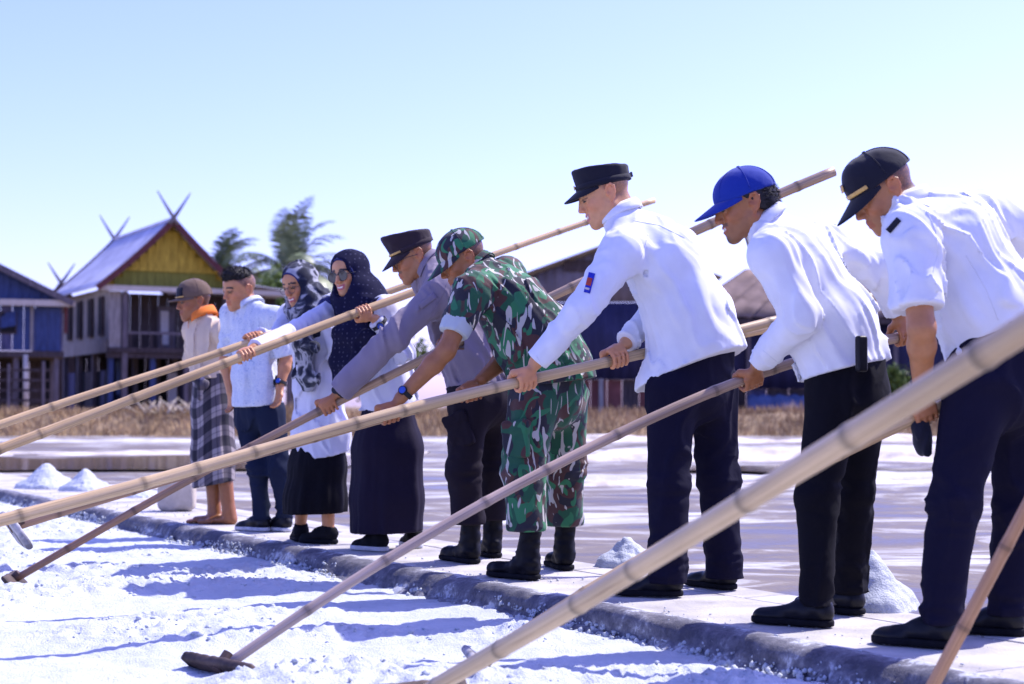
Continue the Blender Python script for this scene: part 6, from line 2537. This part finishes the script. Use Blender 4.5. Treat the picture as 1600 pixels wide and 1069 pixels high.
for p, sd, sh, r in ((p6, 'L', 0.55, 0.088), (p6, 'R', 0.55, 0.088)):
    s_, e_ = p['J']['sh' + sd], p['J']['el' + sd]
    cf = S()
    c0 = s_ + (e_ - s_) * (sh - 0.06)
    c1 = s_ + (e_ - s_) * (sh + 0.17)
    a = nrm(e_ - s_)
    cf.cap(c0, c1, 0.074, 0.066, 0.01)
    cf.cut(c0 - a * 0.0, -a)
    cf.cut(c1, a)
    cf.fn(folds(a, 0.004, 20, 2.0))
    cf.build('rolled_cuff', MAT['camo_lining'], 0.007, p['shirt'])
watch(p6['root'], p6['wrist']['L'], p6['J']['elL'], 0.031, 'dial')
watch(p9['root'], p9['wrist']['L'], p9['J']['elL'], 0.033)
watch(p5['root'], p5['wrist']['L'] - nrm(p5['J']['elL'] - p5['wrist']['L']) * 0.028, p5['J']['elL'], 0.032)
watch(p4['root'], p4['wrist']['L'] + np.array([0, -0.0, 0]), p4['J']['elL'], 0.043, 'dial')
watch(p2['root'], p2['wrist']['L'], p2['J']['elL'], 0.030, 'dial')


def on_surface(o, px, py, w, h, tilt=0.0, n=6, lift=0.004):
    """a small cloth badge laid on the surface of o where the photo shows it"""
    dg = bpy.context.evaluated_depsgraph_get()
    ev = o.evaluated_get(dg)
    g = []
    for i in range(n):
        row = []
        for j in range(n):
            x = (j / (n - 1) - 0.5) * w
            y = (i / (n - 1) - 0.5) * h
            xx = px + x * math.cos(tilt) - y * math.sin(tilt)
            yy = py + x * math.sin(tilt) + y * math.cos(tilt)
            org = np.array([0, 0, CAMZ])
            d = nrm(P(xx, yy, 5.0) - org)
            ok, loc, no, _ = ev.ray_cast(Vector(org), Vector(d))
            if not ok:
                return None
            row.append(np.array(loc) - d * lift)
        g.append(row)
    return np.array(g)


bpy.context.view_layer.update()


def badge(p, px, py, w, h, tilt, mat, name='badge', lift=0.004, parent=None):
    g = on_surface(p['shirt'], px, py, w, h, tilt, lift=lift)
    if g is not None:
        return MB().sheet(g, 0.002).build(name, MAT[mat], parent or p['shirt'], smooth=True)


bd = badge(p7, 921, 442, 10, 32, 0.25, 'sblue', 'sleeve_badge')
if bd:
    badge(p7, 920.5, 440, 8, 12, 0.25, 'sred', 'badge_centre', 0.0065, bd)
    badge(p7, 917.5, 451, 7, 3, 0.25, 'swhite', 'badge_text_line', 0.0065, bd)
bd = badge(p8, 1190, 438, 6, 13, -0.3, 'sblue', 'sleeve_badge')
# epaulette of the stout man and shoulder strap of the grey shirt
a = p9['tor'][0]
badge(p9, 1396, 352, 26, 9, -0.85, 'capblack', 'shoulder_board')
badge(p9, 1392, 440, 6, 38, -0.22, 'capblack', 'sleeve_badge')
badge(p5, 668, 470, 30, 10, -0.65, 'grey_shirt', 'shoulder_strap', 0.006)

# stitched seams that follow the cloth
def seam(p, pts, name='seam', r=0.0016):
    dg = bpy.context.evaluated_depsgraph_get()
    ev = p['shirt'].evaluated_get(dg)
    out = []
    org = np.array([0, 0, CAMZ])
    pts = np.array(pts, float)
    tt = np.linspace(0, 1, 40)
    cum = np.concatenate([[0], np.cumsum(np.linalg.norm(np.diff(pts, axis=0), axis=1))])
    xs_ = np.interp(tt * cum[-1], cum, pts[:, 0])
    ys_ = np.interp(tt * cum[-1], cum, pts[:, 1])
    for x, y in zip(xs_, ys_):
        d = nrm(P(x, y, 5.0) - org)
        ok, loc, no, _ = ev.ray_cast(Vector(org), Vector(d))
        if ok:
            q = np.array(loc)
            if not out or np.linalg.norm(q - out[-1]) < 0.016:
                out.append(q - d * 0.0003)
    if len(out) > 4:
        MB().tube(out, r, 6).build(name, p['shirt'].data.materials[0], p['shirt'], smooth=True)


seam(p7, [(1012, 366), (1008, 385), (1002, 402)])
seam(p7, [(990, 345), (1030, 352), (1070, 372)])
seam(p7, [(1000, 470), (1010, 510), (1030, 560)])
seam(p7, [(838, 556), (850, 578)])
seam(p8, [(1238, 352), (1252, 388), (1262, 430), (1266, 470)])
seam(p8, [(1215, 348), (1258, 372), (1300, 388)])
seam(p8, [(1192, 548), (1222, 572)])
seam(p9, [(1448, 330), (1462, 360), (1466, 395), (1458, 425)])
seam(p9, [(1440, 318), (1500, 340), (1550, 345)])
seam(p9, [(1409, 486), (1462, 466)])
seam(p9, [(1510, 400), (1540, 450), (1560, 500)])
seam(p6, [(770, 440), (765, 465), (756, 495)])
seam(p5, [(700, 440), (688, 470), (672, 492)])

# pockets on the thighs of the grey-shirted man and the soldier
for p, pts in ((p5, [(712, 655, -0.16, 724, 690, -0.17)]), (p6, [(806, 668, -0.20, 808, 705, -0.21)])):
    for x0, y0, e0, x1, y1, e1 in pts:
        pk = S()
        a0, a1 = P(x0, y0, p['d'] + e0), P(x1, y1, p['d'] + e1)
        ax_ = nrm(a0 - a1)
        sd_ = nrm(np.cross(ax_, (0.5, 1, 0)))
        R3 = (sd_, np.cross(ax_, sd_), ax_)
        pk.box((a0 + a1) / 2, (0.062, 0.020, 0.085), R3, r=0.012)
        pk.box(a0, (0.066, 0.025, 0.028), R3, r=0.010, k=0.004)
        pk.fn(folds((0.3, 0, 1), 0.004, 22, 1.0))
        mt_ = MAT['brownblack'] if p is p5 else MAT['camo']
        pk.build('thigh_pocket', mt_, 0.007, p['root'])

# phone case hanging at the belt of the man in the blue cap
ph = S()
R_ = np.stack([nrm([0.9, 0.35, 0]), nrm([0.35, -0.9, 0]), [0, 0, 1]])
cph = P(1346, 553, 5.47)
ph.box(cph, (0.020, 0.014, 0.062), R_, r=0.008)
o = ph.build('phone_pouch', MAT['leather'], 0.004, p8['root'])
# dark cloth cap that the stout man holds down at his side
hc = S()
c0 = P(1440, 684, 5.15)
hc.ell(c0, (0.030, 0.045, 0.062), None, 0.02)
hc.cap(P(1432, 668, 5.14), P(1448, 708, 5.12), 0.018, 0.012, 0.02)
hc.fn(folds((0.3, 0, 1), 0.005, 25, 1.0))
hc.build('folded_cloth', MAT['capblack'], 0.005, p9['root'])
# upper sleeve stripes of the navy-scarf woman
s_, e_ = p4['J']['shR'], p4['J']['elR']
a = nrm(e_ - s_)
cf = S()
cf.cap(s_ - a * 0.03, s_ + a * 0.09, 0.078, 0.074, 0.02)
cf.cut(s_ + a * 0.095, a)
cf.fn(folds(a, 0.004, 16, 2.0))
o = cf.build('sleeve_panel', MAT['navytrim'], 0.007, p4['shirt'])
ring(o, 'sleeve_stripe', MAT['tunic'], s_ + a * 0.045, a, 0.080, 0.012)
